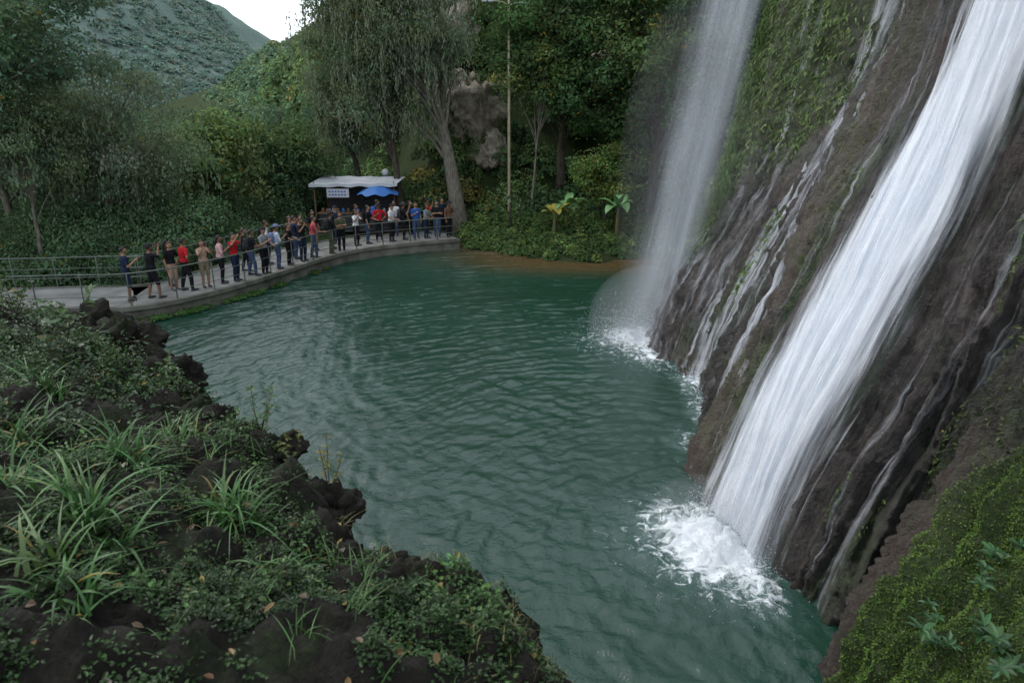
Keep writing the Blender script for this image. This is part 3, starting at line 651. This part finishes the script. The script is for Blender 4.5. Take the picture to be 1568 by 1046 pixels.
for i,(x,y,rx,rz) in enumerate(((-3.35,6.45,.26,.22),(-4.0,7.5,.26,.22),(-5.0,8.4,.34,.28),(-2.2,5.6,.2,.15),(-1.5,5.0,.18,.15),(.15,3.6,.15,.1),(-5.9,9.0,.36,.3),(-1.0,4.3,.2,.14),(-2.9,6.1,.22,.2))):
    z=float(bankz(np.array([x]),np.array([y]))[0][0]); rock('mossy_rock',(x,y,z-.04),(rx,rx*.9,rz),200+i,M_bank,56,.8)
F=Fol(6)
def cover(n,xr,yr,size,col,cond,lift=.05,yel=.004,var=.45,flat=.8,asp=.6):
    x=RS.uniform(*xr,n); y=RS.uniform(*yr,n); z,s=bankz(x,y)
    dn=fbm(x*1.1,y*1.1,seed=100)+.6*perlin(x*4,y*4,seed=104); k=cond(x,y,s,dn); x,y,z,dn=x[k],y[k],z[k],dn[k]; m_=len(x)
    P=np.stack([x,y,z+RS.uniform(0,lift,m_)*(1+sat(dn))],-1)
    c=lcol(col,m_,var,yel)*(1+.7*perlin(x*2.0,y*2.0,seed=101)+.35*perlin(x*7,y*7,seed=105))[:,None]
    F.leaves(P,size*RS.uniform(.5,1.3,m_),size*asp*RS.uniform(.8,1.2,m_),rdir(m_)*np.array([1,1,.35])+np.array([0,0,.12]),np.array([0,0,flat])+.5*rdir(m_),np.clip(c,.004,1))
cover(110000,(-3.5,.9),(.9,3.6),.03,(.030,.066,.018),lambda x,y,s,d:(s>.0)&(RS.rand(len(x))<sat(.65+d*1.4)),.06)
cover(190000,(-6,.9),(.9,8),.032,(.033,.072,.020),lambda x,y,s,d:(s>.02)&(RS.rand(len(x))<sat(.42+d*1.6)),.07)
cover(40000,(-6,.9),(.9,8),.045,(.058,.115,.028),lambda x,y,s,d:(s>.1)&(d>.1)&(RS.rand(len(x))<.5),.12)
cover(20000,(-6,.5),(.9,9),.035,(.05,.09,.022),lambda x,y,s,d:(s<.02)&(s>-.25)&(d>0),.03)
cover(90000,(-16,-2.5),(5,15),.065,(.038,.072,.026),lambda x,y,s,d:(s>.0)&(RS.rand(len(x))<sat(.45+d)),.16)
F.build('ground_cover_plants',M_leafnear)
F=Fol(6); n=170; x=RS.uniform(-4.5,.4,n); y=RS.uniform(1.5,6.5,n); z,s=bankz(x,y); k=s>0; x,y,z=x[k],y[k],z[k]; m_=len(x)
cols=np.array([(.15,.065,.025),(.2,.12,.05),(.12,.08,.05),(.28,.2,.06),(.22,.19,.15)])[RS.randint(0,5,m_)]*RS.uniform(.6,1.1,(m_,1))
F.leaves(np.stack([x,y,z+.07],-1),RS.uniform(.04,.085,m_),RS.uniform(.025,.045,m_),rdir(m_)*np.array([1,1,.3]),np.array([0,0,1.])+.5*rdir(m_),cols); F.build('fallen_leaves',M_leafnear)
def blades(name,tufts):
    Vs=[];Cs=[];K=8
    for (x,y,n,L,W,col,sp) in tufts:
        z=float(bankz(np.array([x]),np.array([y]))[0][0])
        a=RS.uniform(0,2*math.pi,n); el=RS.uniform(.6,1.45,n); l=L*RS.uniform(.5,1.15,n); q=np.linspace(0,1,K)
        d=np.stack([np.cos(a),np.sin(a)],-1)
        hor=(l*np.cos(el)*sp)[:,None]*q+(l*.35*sp)[:,None]*q**2.5; ver=(l*np.sin(el))[:,None]*q-(l*RS.uniform(.2,.65,n))[:,None]*q**2.6
        bx=x+RS.normal(0,.05,n); by=y+RS.normal(0,.05,n)
        P=np.stack([bx[:,None]+hor*d[:,:1],by[:,None]+hor*d[:,1:],z-.02+ver],-1)
        S=np.stack([-d[:,1],d[:,0],RS.uniform(-.4,.4,n)],-1)[:,None]*(W*RS.uniform(.6,1.2,n))[:,None,None]*((1-q**1.6)*.9+.02)[None,:,None]
        Vs.append(np.stack([P-S,P+S],2).reshape(n,-1,3)); Cs.append(np.repeat(lcol(col,n,.4,.03)[:,None],K*2,1))
    V=np.concatenate(Vs); C=np.concatenate(Cs).reshape(-1,3); n=len(V); i=np.arange(K-1)*2
    f=np.stack([i,i+1,i+3,i+2],-1); Fc=(np.arange(n)[:,None,None]*K*2+f[None]).reshape(-1,4)
    return pmesh(name,V.reshape(-1,3),Fc,M_leafnear,col=C,smooth=True)
gc=(.052,.135,.035)
for x,y,n,L,W in ((-2.0,4.3,44,.6,.013),(-2.55,3.6,40,.58,.014),(-3.1,4.9,38,.52,.013),(-2.3,2.9,32,.48,.014),(-3.9,4.9,40,.55,.014),(-3.3,3.9,28,.45,.013),(-4.6,6.2,34,.55,.014),(-2.9,5.4,28,.42,.012),(-1.5,3.6,20,.35,.010)):
    blades('grass_tuft',[(x,y,n,L,W,gc,1),(x+.18,y-.1,n//2,L*.8,W,gc,1),(x-.15,y+.12,n//2,L*.8,W,(.09,.16,.045),1)])
tf=[]
for i in range(340):
    x=RS.uniform(-6,.4); y=RS.uniform(1.6,8.5); s=float(bankz(np.array([x]),np.array([y]))[1][0])
    if s<.03: continue
    tf.append((x,y,RS.randint(6,16),RS.uniform(.12,.36),.005,(.055,.12,.03) if RS.rand()<.7 else (.14,.13,.05),1))
for i in range(110):
    x=RS.uniform(-.6,.5);y=RS.uniform(2.9,4.3); s=float(bankz(np.array([x]),np.array([y]))[1][0])
    if 0<s<.4: tf.append((x,y,14,RS.uniform(.1,.2),.003,(.15,.14,.06),.6))
blades('wild_grass',tf)
def sapling(p,h,n,ls,col):
    z=float(bankz(np.array([p[0]]),np.array([p[1]]))[0][0]); b=np.array([p[0],p[1],z]); g=Geo(); F=Fol(6)
    for k in range(3):
        t=b+np.array([RS.normal(0,.18)*h*2,RS.normal(0,.12)*h*2,h*RS.uniform(.7,1)]); mid=(b+t)/2+rdir(1)[0]*.04
        q=np.linspace(0,1,7)[:,None]; P=(1-q)**2*b+2*q*(1-q)*mid+q*q*t
        g.add(tube(P,np.linspace(.006,.002,7),5))
        m_=n; qq=RS.uniform(.3,1,m_)[:,None]; Q=(1-qq)**2*b+2*qq*(1-qq)*mid+qq*qq*t
        F.leaves(Q,ls*RS.uniform(.6,1.2,m_),ls*.45,rdir(m_)*np.array([1,1,.4]),np.array([0,0,1.])+.5*rdir(m_),lcol(col,m_,.3,.05))
    t=g.build('sapling',[M_bark]); F.build('leaves',M_leafnear,t)
for p,h,n,ls,c in (((-2.35,5.8),.55,14,.07,(.07,.14,.04)),((-1.95,5.4),.5,14,.055,(.1,.12,.03)),((-1.55,5.1),.6,16,.055,(.17,.16,.04)),((-.42,4.0),.3,9,.09,(.07,.2,.06)),((-5.6,8.4),.7,14,.14,(.08,.15,.05)),((-4.9,6.9),.6,12,.14,(.10,.14,.08)),((-3.6,6.8),.4,12,.06,(.05,.1,.03)),((-7.5,9.9),.7,30,.12,(.05,.1,.03)),((-9,11.2),.8,30,.12,(.05,.09,.03)),((-6.8,9.0),.6,30,.09,(.045,.09,.025))):
    sapling(p,h,n,ls,c)
F=Fol(4)
for i in range(38):
    x=RS.uniform(-12,-6.6); y=10.2+(-6.6-x)*.6+RS.uniform(-1.8,-.3); z=float(bankz(np.array([x]),np.array([y]))[0][0]); r=RS.uniform(.25,.5)
    clump(F,(x,y,z+.12),(r,r,r*.8),380,.07,np.array([.04,.065,.028])*RS.uniform(.6,1.3),.35,.01,.3,.5)
F.build('edge_shrubs',M_leaf)
print('bank',time.time()-T0)

# ------------------------------------------------------------ walkway
FE=np.array([(-26,21),(-20,19.6),(-16.5,19.6),(-13.45,20.0),(-11.65,20.2),(-10.3,21.6),(-9.07,24.2),(-7.7,28.1),(-6.48,30),(-4.36,31.5),(-2.5,32.4)],float)
pc=catmull(FE,10,0); tg=nrm(np.gradient(pc,axis=0)); nn_=np.stack([-tg[:,1],tg[:,0]],-1)
wd=3.0
def off(d,z): return np.column_stack([pc+nn_*d,np.full(len(pc),z)])
M_conc=simple('wet_concrete',(.28,.275,.26),.35,.4,1.6); M_conc2=simple('concrete_edge',(.15,.145,.12),.8,.5,2)
prof=[(-.02,-.6),(-.02,.34),(-.10,.36),(-.10,.5),(.12,.5),(.12,.46),(wd-.12,.46),(wd-.12,.5),(wd,.5),(wd,-.3)]
V=np.stack([off(a,b) for a,b in prof],1); m_=len(pc)
Fw=gridF(m_,len(prof)); mi=np.tile(np.array([1,1,1,1,1,0,1,1,1]),m_-1)
pmesh('walkway',V.reshape(-1,3),Fw,[M_conc,M_conc2],mi=mi,smooth=False)
M_rail=simple('painted_railing_metal',(.13,.15,.13),.5,.3,6,.5,.3)
def railing(d,i0,i1):
    g=Geo(); c=pc[i0:i1]+nn_[i0:i1]*d
    for z,r in ((1.5,.022),(1.12,.012),(.8,.012)): g.add(tube(np.column_stack([c,np.full(len(c),z)]),np.full(len(c),r),6))
    al=np.concatenate([[0],np.cumsum(np.linalg.norm(np.diff(c,axis=0),axis=1))])
    for s in np.arange(0,al[-1],1.35):
        x=np.interp(s,al,c[:,0]);y=np.interp(s,al,c[:,1]); g.add(tube([(x,y,.4),(x,y,1.0),(x,y,1.5)],[.022]*3,6)); g.add(box((x,y,.505),(.1,.1,.015)))
    return g.build('metal_railing',[M_rail])
railing(.03,8,len(pc)-1); railing(wd-.06,5,len(pc)-2)
F=Fol(4)
for i in range(90):
    k=RS.randint(18,70); p=pc[k]-nn_[k]*.18; r=RS.uniform(.12,.3)
    if RS.rand()<.3: continue
    clump(F,(p[0],p[1],.06),(r,r,r*.6),120,.07,np.array([.035,.075,.02])*RS.uniform(.6,1.4),.3,.01,.2,.6,True)
F.build('waterline_plants',M_leaf)
F=Fol(4)
for i in range(330):
    k=RS.randint(2,86); dd=wd+RS.uniform(.7,6.5); p=pc[k]+nn_[k]*dd; r=RS.uniform(.5,1.0)
    if p[0]>-9.9: continue
    clump(F,(p[0],p[1],.3+RS.uniform(.1,.4)+max(0,dd-4)*.3),(r,r,r*.9),330,.15,np.array([.047,.082,.038])*RS.uniform(.6,1.6),.3,.01,.5,.5)
for i in range(60):
    x=RS.uniform(-13,-4); y=RS.uniform(37.8,41); r=RS.uniform(.6,1.2)
    clump(F,(x,y,.5+RS.uniform(0,1.6)),(r,r,r),330,.18,np.array([.04,.07,.03])*RS.uniform(.6,1.3),.3,.01,.5,.5)
F.build('riverside_shrubs',M_leaf)

# ------------------------------------------------------------ stall, umbrella, pole
M_canv=simple('white_canvas',(.42,.44,.47),.8,.15,2); M_blue=simple('blue_canvas',(.03,.13,.38),.7,.15,2); M_wood=simple('wood',(.16,.10,.06),.7); M_dark=simple('dark_paint',(.03,.03,.035),.5); M_ban2=simple('banner_cloth',(.45,.45,.5),.7,.1)
st=empty('market_stall',(-7.9,36,.4)); g=Geo()
for x in (-2,2):
    for y in (-1.2,1.2): g.add(tube([(x,y,-.2),(x,y,2.5)],[.035,.035],6),1)
rf=np.array([(-2.2,-1.4,2.42),(2.2,-1.4,2.46),(2.2,1.4,2.56),(-2.2,1.4,2.60)]); 
nx,ny=24,14; U,W_=np.meshgrid(np.linspace(0,1,nx),np.linspace(0,1,ny),indexing='ij')
Pp=(1-U)[...,None]*(1-W_)[...,None]*rf[0]+U[...,None]*(1-W_)[...,None]*rf[1]+U[...,None]*W_[...,None]*rf[2]+(1-U)[...,None]*W_[...,None]*rf[3]
Pp[...,2]+=-.08*np.sin(U*math.pi)*np.sin(W_*math.pi)+.02*np.sin(U*25)
g.add((Pp.reshape(-1,3),gridF(nx,ny)),0)
vl=Pp[:,0].copy(); vl2=vl.copy(); vl2[:,2]-=.14+.02*np.sin(np.arange(nx)*1.3); vl2[:,1]-=.02
g.add((np.stack([vl,vl2],1).reshape(-1,3),gridF(nx,2)),0)
g.add(box((0,-1.0,.5),(3.6,.6,.9)),3); g.add(box((0,-1.0,.98),(3.8,.7,.05)),1)
g.add(box((0,1.25,1.2),(4,.05,2.2)),3)
for k in range(14): g.add(ell((-1.7+k*.26,-1.0+RS.uniform(-.15,.15),1.1),.08,.08,.12,8,6),RS.randint(0,4))
o_=g.build('canopy_and_counter',[M_canv,M_wood,M_blue,M_dark],False,st)
g=Geo(); g.add(box((-.75,-1.5,2.0),(1.1,.02,.42)),0)
for r_ in range(2):
    for k in range(6): g.add(box((-1.15+k*.15,-1.514,2.08-.16*r_),(.09,.006,.07)),1)
g.build('banner',[M_ban2,M_blue],False,st)
um=empty('beach_umbrella',(-6.7,34.9,.4)); g=Geo(); g.add(tube([(0,0,-.1),(0,0,2.45)],[.022,.02],6),1)
n=48; th=np.arange(n)*2*math.pi/n; rr=np.array([.02,.3,.6,.85,1.05]); sc_=1-.05*np.cos(th*8)
zz=np.array([2.42,2.36,2.25,2.12,2.0]); V=np.stack([np.outer(rr,np.cos(th)*sc_),np.outer(rr,np.sin(th)*sc_),zz[:,None]-np.outer(rr/1.05,.05*(1-np.cos(th*8)))],-1)
i=np.arange(5*n).reshape(5,n); j=np.roll(i,-1,1); Fu=np.stack([i[:-1],j[:-1],j[1:],i[1:]],-1).reshape(-1,4)
g.add((V.reshape(-1,3),Fu),0); g.build('canopy_and_pole',[M_blue,M_dark],True,um)
wt=simple('white_tank_plastic',(.5,.52,.54),.5,.05); rot=Geo(); rot.add(loft([((0,0,-2.9),.1,.1),((0,0,0),.1,.1),((0,0,.02),.18,.18),((0,0,.22),.19,.19),((0,0,.3),.14,.14),((0,0,.34),.06,.06),((0,0,.36),.01,.01)],16)); ob=rot.build('water_tank',[wt]); ob.location=(-6.8,37.7,3.0)
g=Geo(); g.add(tube([(0,0,-.5),(0,0,5),(0,0,10.4)],[.085,.07,.05],10),0); g.add(tube([(0,0,10.15),(-.35,-.1,10.3),(-.8,-.2,10.33)],[.03,.025,.025],6),0)
g.add(ell((-1.0,-.25,10.3),.3,.1,.07,12,8,.7),1); g.add(box((0,0,9.9),(.12,.12,.3)),0)
g.add(tube([(0,0,10.15),(.3,.1,10.27),(.55,.1,10.3)],[.03,.025,.02],6),0)
g.add(ell((.72,.1,10.27),.24,.09,.06,12,8,.7),1)
M_pole=simple('weathered_pole',(.36,.31,.20),.7,.25,4); ob=g.build('street_lamp',[M_pole,M_canv]); ob.location=(-.15,36,.9)

# ------------------------------------------------------------ people
M_skin=simple('skin',(.33,.18,.115),.55,.1,20); M_skin2=simple('skin_dark',(.22,.115,.07),.55,.1,20)
M_hair=simple('hair',(.012,.010,.009),.45,.3,40); M_hairb=simple('hair_brown',(.05,.025,.012),.45,.3,40)
M_shoe=simple('shoe',(.05,.05,.055),.6); M_eye=simple('eye',(.02,.015,.012),.2); M_lip=simple('lip',(.24,.08,.07),.5)
_cm={}
def cloth(c):
    if c not in _cm: _cm[c]=simple('cloth',c,.85,.18,14,.1)
    return _cm[c]
def arm_pose(pose,sd):
    sh=np.array([.185*sd,0,1.385])
    P={'stand':([.235,-.02,1.10],[.24,.05,.86]),'lean':([.25,.10,1.13],[.10,.36,1.07]),'photo':([.26,.20,1.22],[.07,.30,1.50]),
       'hip':([.36,-.06,1.14],[.19,.05,1.01]),'cross':([.23,.08,1.12],[-.06,.22,1.18]),'phone':([.24,.08,1.12],[.08,.30,1.28]),'up':([.27,.12,1.36],[.13,.26,1.62])}[pose]
    e=np.array(P[0])*[sd,1,1]; w=np.array(P[1])*[sd,1,1]; return sh,e,w
_cache={}
def body(pl,pr,woman,stance):
    key=(pl,pr,woman,stance)
    if key in _cache: return _cache[key]
    g=Geo(); segs=[]
    k=.9 if woman else 1.0; hp=1.06 if woman else 1.0; ln=.05 if 'lean' in (pl,pr) else 0.
    g.add(loft([((0,0,.80),.001,.001),((0,0,.81),.10,.08),((0,-.01,.90),.165*hp,.115),((0,-.01,.97),.162*hp,.112),((0,ln*.2,1.08),.135*k,.098),((0,ln*.5,1.22),.155*k,.112),((0,ln*.8,1.33),.172*k,.112),((0,ln,1.40),.165*k,.085),((0,ln,1.445),.10,.065),((0,ln,1.47),.058,.055),((0,ln+.01,1.54),.052,.055),((0,ln+.01,1.56),.001,.001)]))
    segs+=[((0,0,.84),(0,0,.90),.15,'P'),((0,0,1.02),(0,ln*.8,1.31),.14,'S'),((-.12,ln,1.37),(.12,ln,1.37),.06,'S'),((0,ln,1.50),(0,ln+.01,1.6),.075,'K')]
    hc=(0,ln+.025,1.615)
    g.add(ell(hc,.080,.100,.115,14,11)); g.add(ell((0,ln+.055,1.555),.052,.052,.046,10,8)); g.add(tube([(0,ln+.118,1.63),(0,ln+.138,1.598)],[.010,.016],8))
    for sd in (-1,1): g.add(ell((.082*sd,ln+.015,1.61),.012,.022,.032,8,6))
    for sd,ps in ((-1,pl),(1,pr)):
        fx=(.10+.03*stance)*sd; fy=.10*stance*sd
        g.add(tube([(.088*sd,0,.90),(.095*sd,.015,.70),(fx,.03+fy*.5,.49),(fx,fy*.8,.30),(fx,-.02+fy,.09)],[.092*hp,.080,.058,.054,.038],10))
        g.add(tube([(fx,-.05+fy,.045),(fx,.06+fy,.045),(fx*1.1,.17+fy,.035)],[.042,.044,.030],8,.8))
        segs+=[((.088*sd,0,.86),(fx,.03+fy*.5,.50),.07,'T'),((fx,.03+fy*.5,.46),(fx,-.02+fy,.12),.05,'C'),((fx,-.05+fy,.04),(fx,.17+fy,.035),.045,'F')]
        sh,e,w_=arm_pose(ps,sd); sh=sh*[k,1,1]+[0,ln,0]; e=e+[0,ln,0]; w_=w_+[0,ln,0]
        g.add(tube([sh,(sh+e)/2,e],[.056*k,.048*k,.038*k],9)); g.add(tube([e,(e*.6+w_*.4),w_],[.038*k,.038*k,.025*k],9))
        d=nrm(w_-e); pal=w_+d*.085; sv=nrm(np.cross(d,[sd*.6,.5,.9])); g.add(tube([w_,w_+d*.04,pal],[.026,.036,.034],9,.5,ref=np.cross(sv,d)))
        segs+=[(sh,e*.68+sh*.32,.05,'S'),(e*.75+sh*.25,e,.04,'A'),(e,pal,.035,'K')]
    V=np.concatenate(g.V); F=np.concatenate(g.F)
    me=bpy.data.meshes.new('tmp'); me.from_pydata(V.tolist(),[],F.tolist()); ob=bpy.data.objects.new('tmp',me); sc.collection.objects.link(ob)
    r=ob.modifiers.new('r','REMESH'); r.mode='VOXEL'; r.voxel_size=.015; s_=ob.modifiers.new('s','SMOOTH'); s_.factor=.5; s_.iterations=2
    bpy.context.view_layer.update(); dg=bpy.context.evaluated_depsgraph_get(); m2=bpy.data.meshes.new_from_object(ob.evaluated_get(dg))
    v=np.zeros(len(m2.vertices)*3,np.float32); m2.vertices.foreach_get('co',v); v=v.reshape(-1,3)
    lt=np.zeros(len(m2.loops),np.int32); m2.loops.foreach_get('vertex_index',lt)
    vn=np.zeros(len(v)*3,np.float32); m2.vertices.foreach_get('normal',vn); vn=vn.reshape(-1,3)
    f=lt.reshape(-1,4)
    bpy.data.objects.remove(ob); bpy.data.meshes.remove(m2); bpy.data.meshes.remove(me)
    def tag(p):
        best=np.full(len(p),9.); t=np.full(len(p),'S')
        for a,b,rr,tg_ in segs:
            a=np.asarray(a,float);b=np.asarray(b,float); u=sat(((p-a)@(b-a))/((b-a)@(b-a))); d=np.linalg.norm(p-a-u[:,None]*(b-a),axis=1)-rr
            k_=d<best; best[k_]=d[k_]; t[k_]=tg_
        return t
    _cache[key]=(v,vn,f,tag(v),tag(v[f].mean(1)),ln); return _cache[key]
def person(x,y,yaw,pl,pr,shirt,pants,woman=False,shorts=False,h=1.70,stance=0,hat=None,pack=None,skin=0,z=.46,long_sl=False,gad=False):
    v,vn,f,tv,tf_,ln=body(pl,pr,woman,stance)
    V=v.copy(); cl=np.isin(tv,['S','P','T']+([] if shorts else ['C'])+(['A'] if long_sl else [])); V[cl]+=vn[cl]*.012
    b=cl&(tv=='S')&(np.abs(v[:,2]-1.0)<.08); V[b]+=vn[b]*.012
    mp={'S':1,'P':2,'T':2,'C':0 if shorts else 2,'F':3,'A':1 if long_sl else 0,'K':0}
    mi=np.array([mp[t] for t in tf_])
    g=Geo(); g.add((V,f)); g.M[0]=mi
    hv,hf=ell((0,ln+.016,1.630),.091,.110,.115,18,14)
    lo=(hv[:,1]>ln+.045)&(hv[:,2]<1.672)|(hv[:,2]<1.575); hv[lo]=(hv[lo]-[0,ln+.02,1.62])*.80+[0,ln+.02,1.62]
    g.add((hv,hf),4)
    if woman:
        g.add(tube([(0,ln-.05,1.66),(0,ln-.085,1.55),(0,ln-.10,1.42),(0,ln-.10,1.30)],[.078,.085,.072,.03],10,.5),4)
    for sd in (-1,1): g.add(ell((.030*sd,ln+.116,1.625),.011,.007,.007,8,6),5)
    g.add(ell((0,ln+.117,1.572),.022,.006,.006,8,6),6)
    if hat:
        g.add(loft([((0,ln+.02,1.66),.104,.12),((0,ln+.02,1.70),.098,.114),((0,ln+.02,1.748),.062,.072),((0,ln+.02,1.76),.001,.001)],16),7)
        if hat=='cap': g.add(ell((0,ln+.13,1.665),.075,.09,.008,12,6),7)
        else: g.add(ell((0,ln+.02,1.662),.2,.21,.010,18,6),7)
    if pack: 
        g.add(ell((0,ln-.19,1.22),.15,.09,.22,14,10,.6),7); g.add(ell((0,ln-.27,1.14),.11,.045,.11,12,8,.6),7)
        for sd in (-1,1): g.add(tube([(.09*sd,ln-.12,1.40),(.10*sd,ln-.01,1.475),(.10*sd,ln+.12,1.36),(.12*sd,ln+.115,1.2),(.14*sd,ln-.05,1.08)],[.016]*5,6),7)
    hands=[]
    for sd,ps in ((-1,pl),(1,pr)):
        sh,e,w_=arm_pose(ps,sd); e=e+[0,ln,0]; w_=w_+[0,ln,0]; d=nrm(w_-e); sv=nrm(np.cross(d,[sd*.6,.5,.9])); nv=nrm(np.cross(sv,d)); 
        if ps=='stand': nv=nv*np.sign(-nv[0]*sd+1e-6)
        pal=w_+d*.078; curl=.5 if ps=='stand' else .9
        for i,l in enumerate((.062,.072,.068,.052)):
            r0=pal+sv*(i-1.5)*.0175; p1=r0+d*l*.5; p2=p1+nrm(d+nv*curl)*l*.35; p3=p2+nrm(d*.4+nv*curl*1.3)*l*.3
            g.add(tube([r0,p1,p2,p3],[.0085,.008,.0075,.006],6),0)
        b0=w_+d*.03-sv*.026; g.add(tube([b0,b0-sv*.022+d*.02+nv*.008,b0-sv*.026+d*.048+nv*.018],[.011,.0095,.007],6),0)
        hands.append(pal+d*.03+nv*.03)
    if gad:
        c=(hands[0]+hands[1])/2 if pl==pr else hands[1]; g.add(box(c,(.15,.012,.078)),7)
    s=h/1.725; 
    ob=g.build('woman' if woman else 'man',[[M_skin,M_skin2][skin],cloth(shirt),cloth(pants),M_shoe,M_hairb if (woman and skin==0) else M_hair,M_eye,M_lip,cloth(pack if isinstance(pack,tuple) else (.03,.03,.035))])
    ob.location=(x,y,z); ob.rotation_euler=(0,0,yaw); ob.scale=(s,s,s)
BK=(.015,.015,.018);NV=(.02,.03,.06);JE=(.05,.08,.15);RD=(.42,.02,.025);PK=(.62,.38,.40);WH=(.6,.6,.62);GR=(.22,.23,.25);KH=(.22,.18,.12);BL=(.03,.10,.35);BR=(.15,.08,.05);OL=(.08,.09,.05);TN=(.42,.28,.2)
R_=math.radians
ppl=[(-12.1,21.0,-60,'stand','phone',NV,NV,0,1,1.72,0,None,None),(-11.45,21.3,-35,'up','up',BK,BK,0,1,1.75,1,'cap',None),(-11.35,22.4,-120,'hip','stand',BK,TN,1,1,1.62,0,None,None),
(-10.85,22.3,-40,'stand','hip',RD,BK,0,0,1.76,1,None,None),(-10.45,22.8,-130,'photo','photo',TN,KH,1,1,1.62,0,None,None),(-10.1,23.35,-70,'phone','phone',PK,BK,1,0,1.68,0,None,None),
(-9.75,23.7,-100,'up','up',RD,NV,0,0,1.70,0,None,None),(-9.5,24.6,-60,'lean','lean',BK,JE,0,0,1.68,1,None,(.04,.04,.05)),(-9.15,24.9,-110,'lean','phone',GR,BK,0,0,1.72,0,'cap',None),
(-8.9,25.7,-60,'stand','phone',(.45,.5,.58),JE,0,0,1.70,0,'cap',(.15,.18,.3)),(-8.75,26.5,-90,'lean','lean',BK,BK,1,0,1.62,0,None,None),(-8.4,27.2,-120,'photo','photo',BK,NV,0,0,1.74,0,None,None),
(-8.15,27.9,-70,'hip','lean',(.45,.08,.1),JE,0,0,1.72,1,None,None),(-7.65,28.7,-60,'stand','lean',BK,OL,0,0,1.78,0,'cap',(.03,.03,.03)),(-7.35,29.3,-150,'cross','cross',OL,BK,0,0,1.70,0,None,None),
(-7.0,30.7,-120,'photo','photo',WH,BK,1,0,1.62,0,None,None),(-6.6,31.2,-90,'lean','stand',BK,JE,0,0,1.74,0,None,BK),(-6.2,31.9,-160,'hip','phone',RD,BK,0,0,1.74,1,'hat',None),
(-5.6,31.8,-120,'stand','lean',WH,BK,0,0,1.72,0,'cap',None),(-5.1,32.3,-90,'photo','photo',BK,BK,0,0,1.74,0,'hat',(.05,.05,.06)),(-4.55,32.5,-150,'stand','phone',BL,JE,0,0,1.72,1,None,None),
(-4.1,32.7,-120,'lean','lean',GR,NV,1,0,1.62,0,None,None),(-3.6,33.0,-170,'cross','cross',BK,JE,0,0,1.74,0,None,None),(-3.05,33.1,-130,'hip','stand',BR,BK,0,0,1.70,0,'hat',None),
(-10.0,25.3,-60,'stand','stand',BK,BK,1,0,1.62,1,None,None),(-9.6,26.6,-80,'stand','phone',WH,NV,0,0,1.72,0,None,BK),(-9.2,28.3,-100,'photo','photo',GR,BK,1,0,1.64,0,None,None),
(-8.6,29.6,-140,'stand','hip',BK,KH,0,0,1.74,0,None,None),(-8.0,31.2,160,'stand','phone',NV,JE,0,0,1.72,0,'cap',None),(-7.4,32.6,-110,'stand','stand',TN,BK,1,0,1.62,1,None,None),
(-6.5,33.2,-60,'hip','stand',BK,NV,0,0,1.76,0,None,BL),(-5.7,33.4,170,'stand','phone',WH,JE,0,0,1.70,0,None,None),(-5.0,33.8,-120,'stand','stand',BK,BK,1,0,1.64,0,None,None),(-4.2,34.1,-90,'photo','photo',RD,KH,0,1,1.72,0,'cap',None),(-3.5,34.4,-140,'stand','stand',NV,BK,0,0,1.72,0,None,BK),
(-11.7,22.9,-50,'stand','stand',BK,NV,1,0,1.62,0,None,None),(-8.85,27.7,-60,'up','up',NV,JE,0,0,1.74,0,None,None),(-7.9,29.9,-90,'phone','phone',BK,BK,0,0,1.74,0,None,None)]
for i,p in enumerate(ppl):
    x,y,yw,pl,pr,s_,pa,wo,sh_,h,stn,hat,pack=p
    person(x,y,R_(yw),pl,pr,s_,pa,bool(wo),bool(sh_),h,stn,hat,pack,i%2,gad=('photo' in (pl,pr) or 'up' in (pl,pr)),long_sl=(i%4==1))
print('people',time.time()-T0, len(bpy.data.objects))
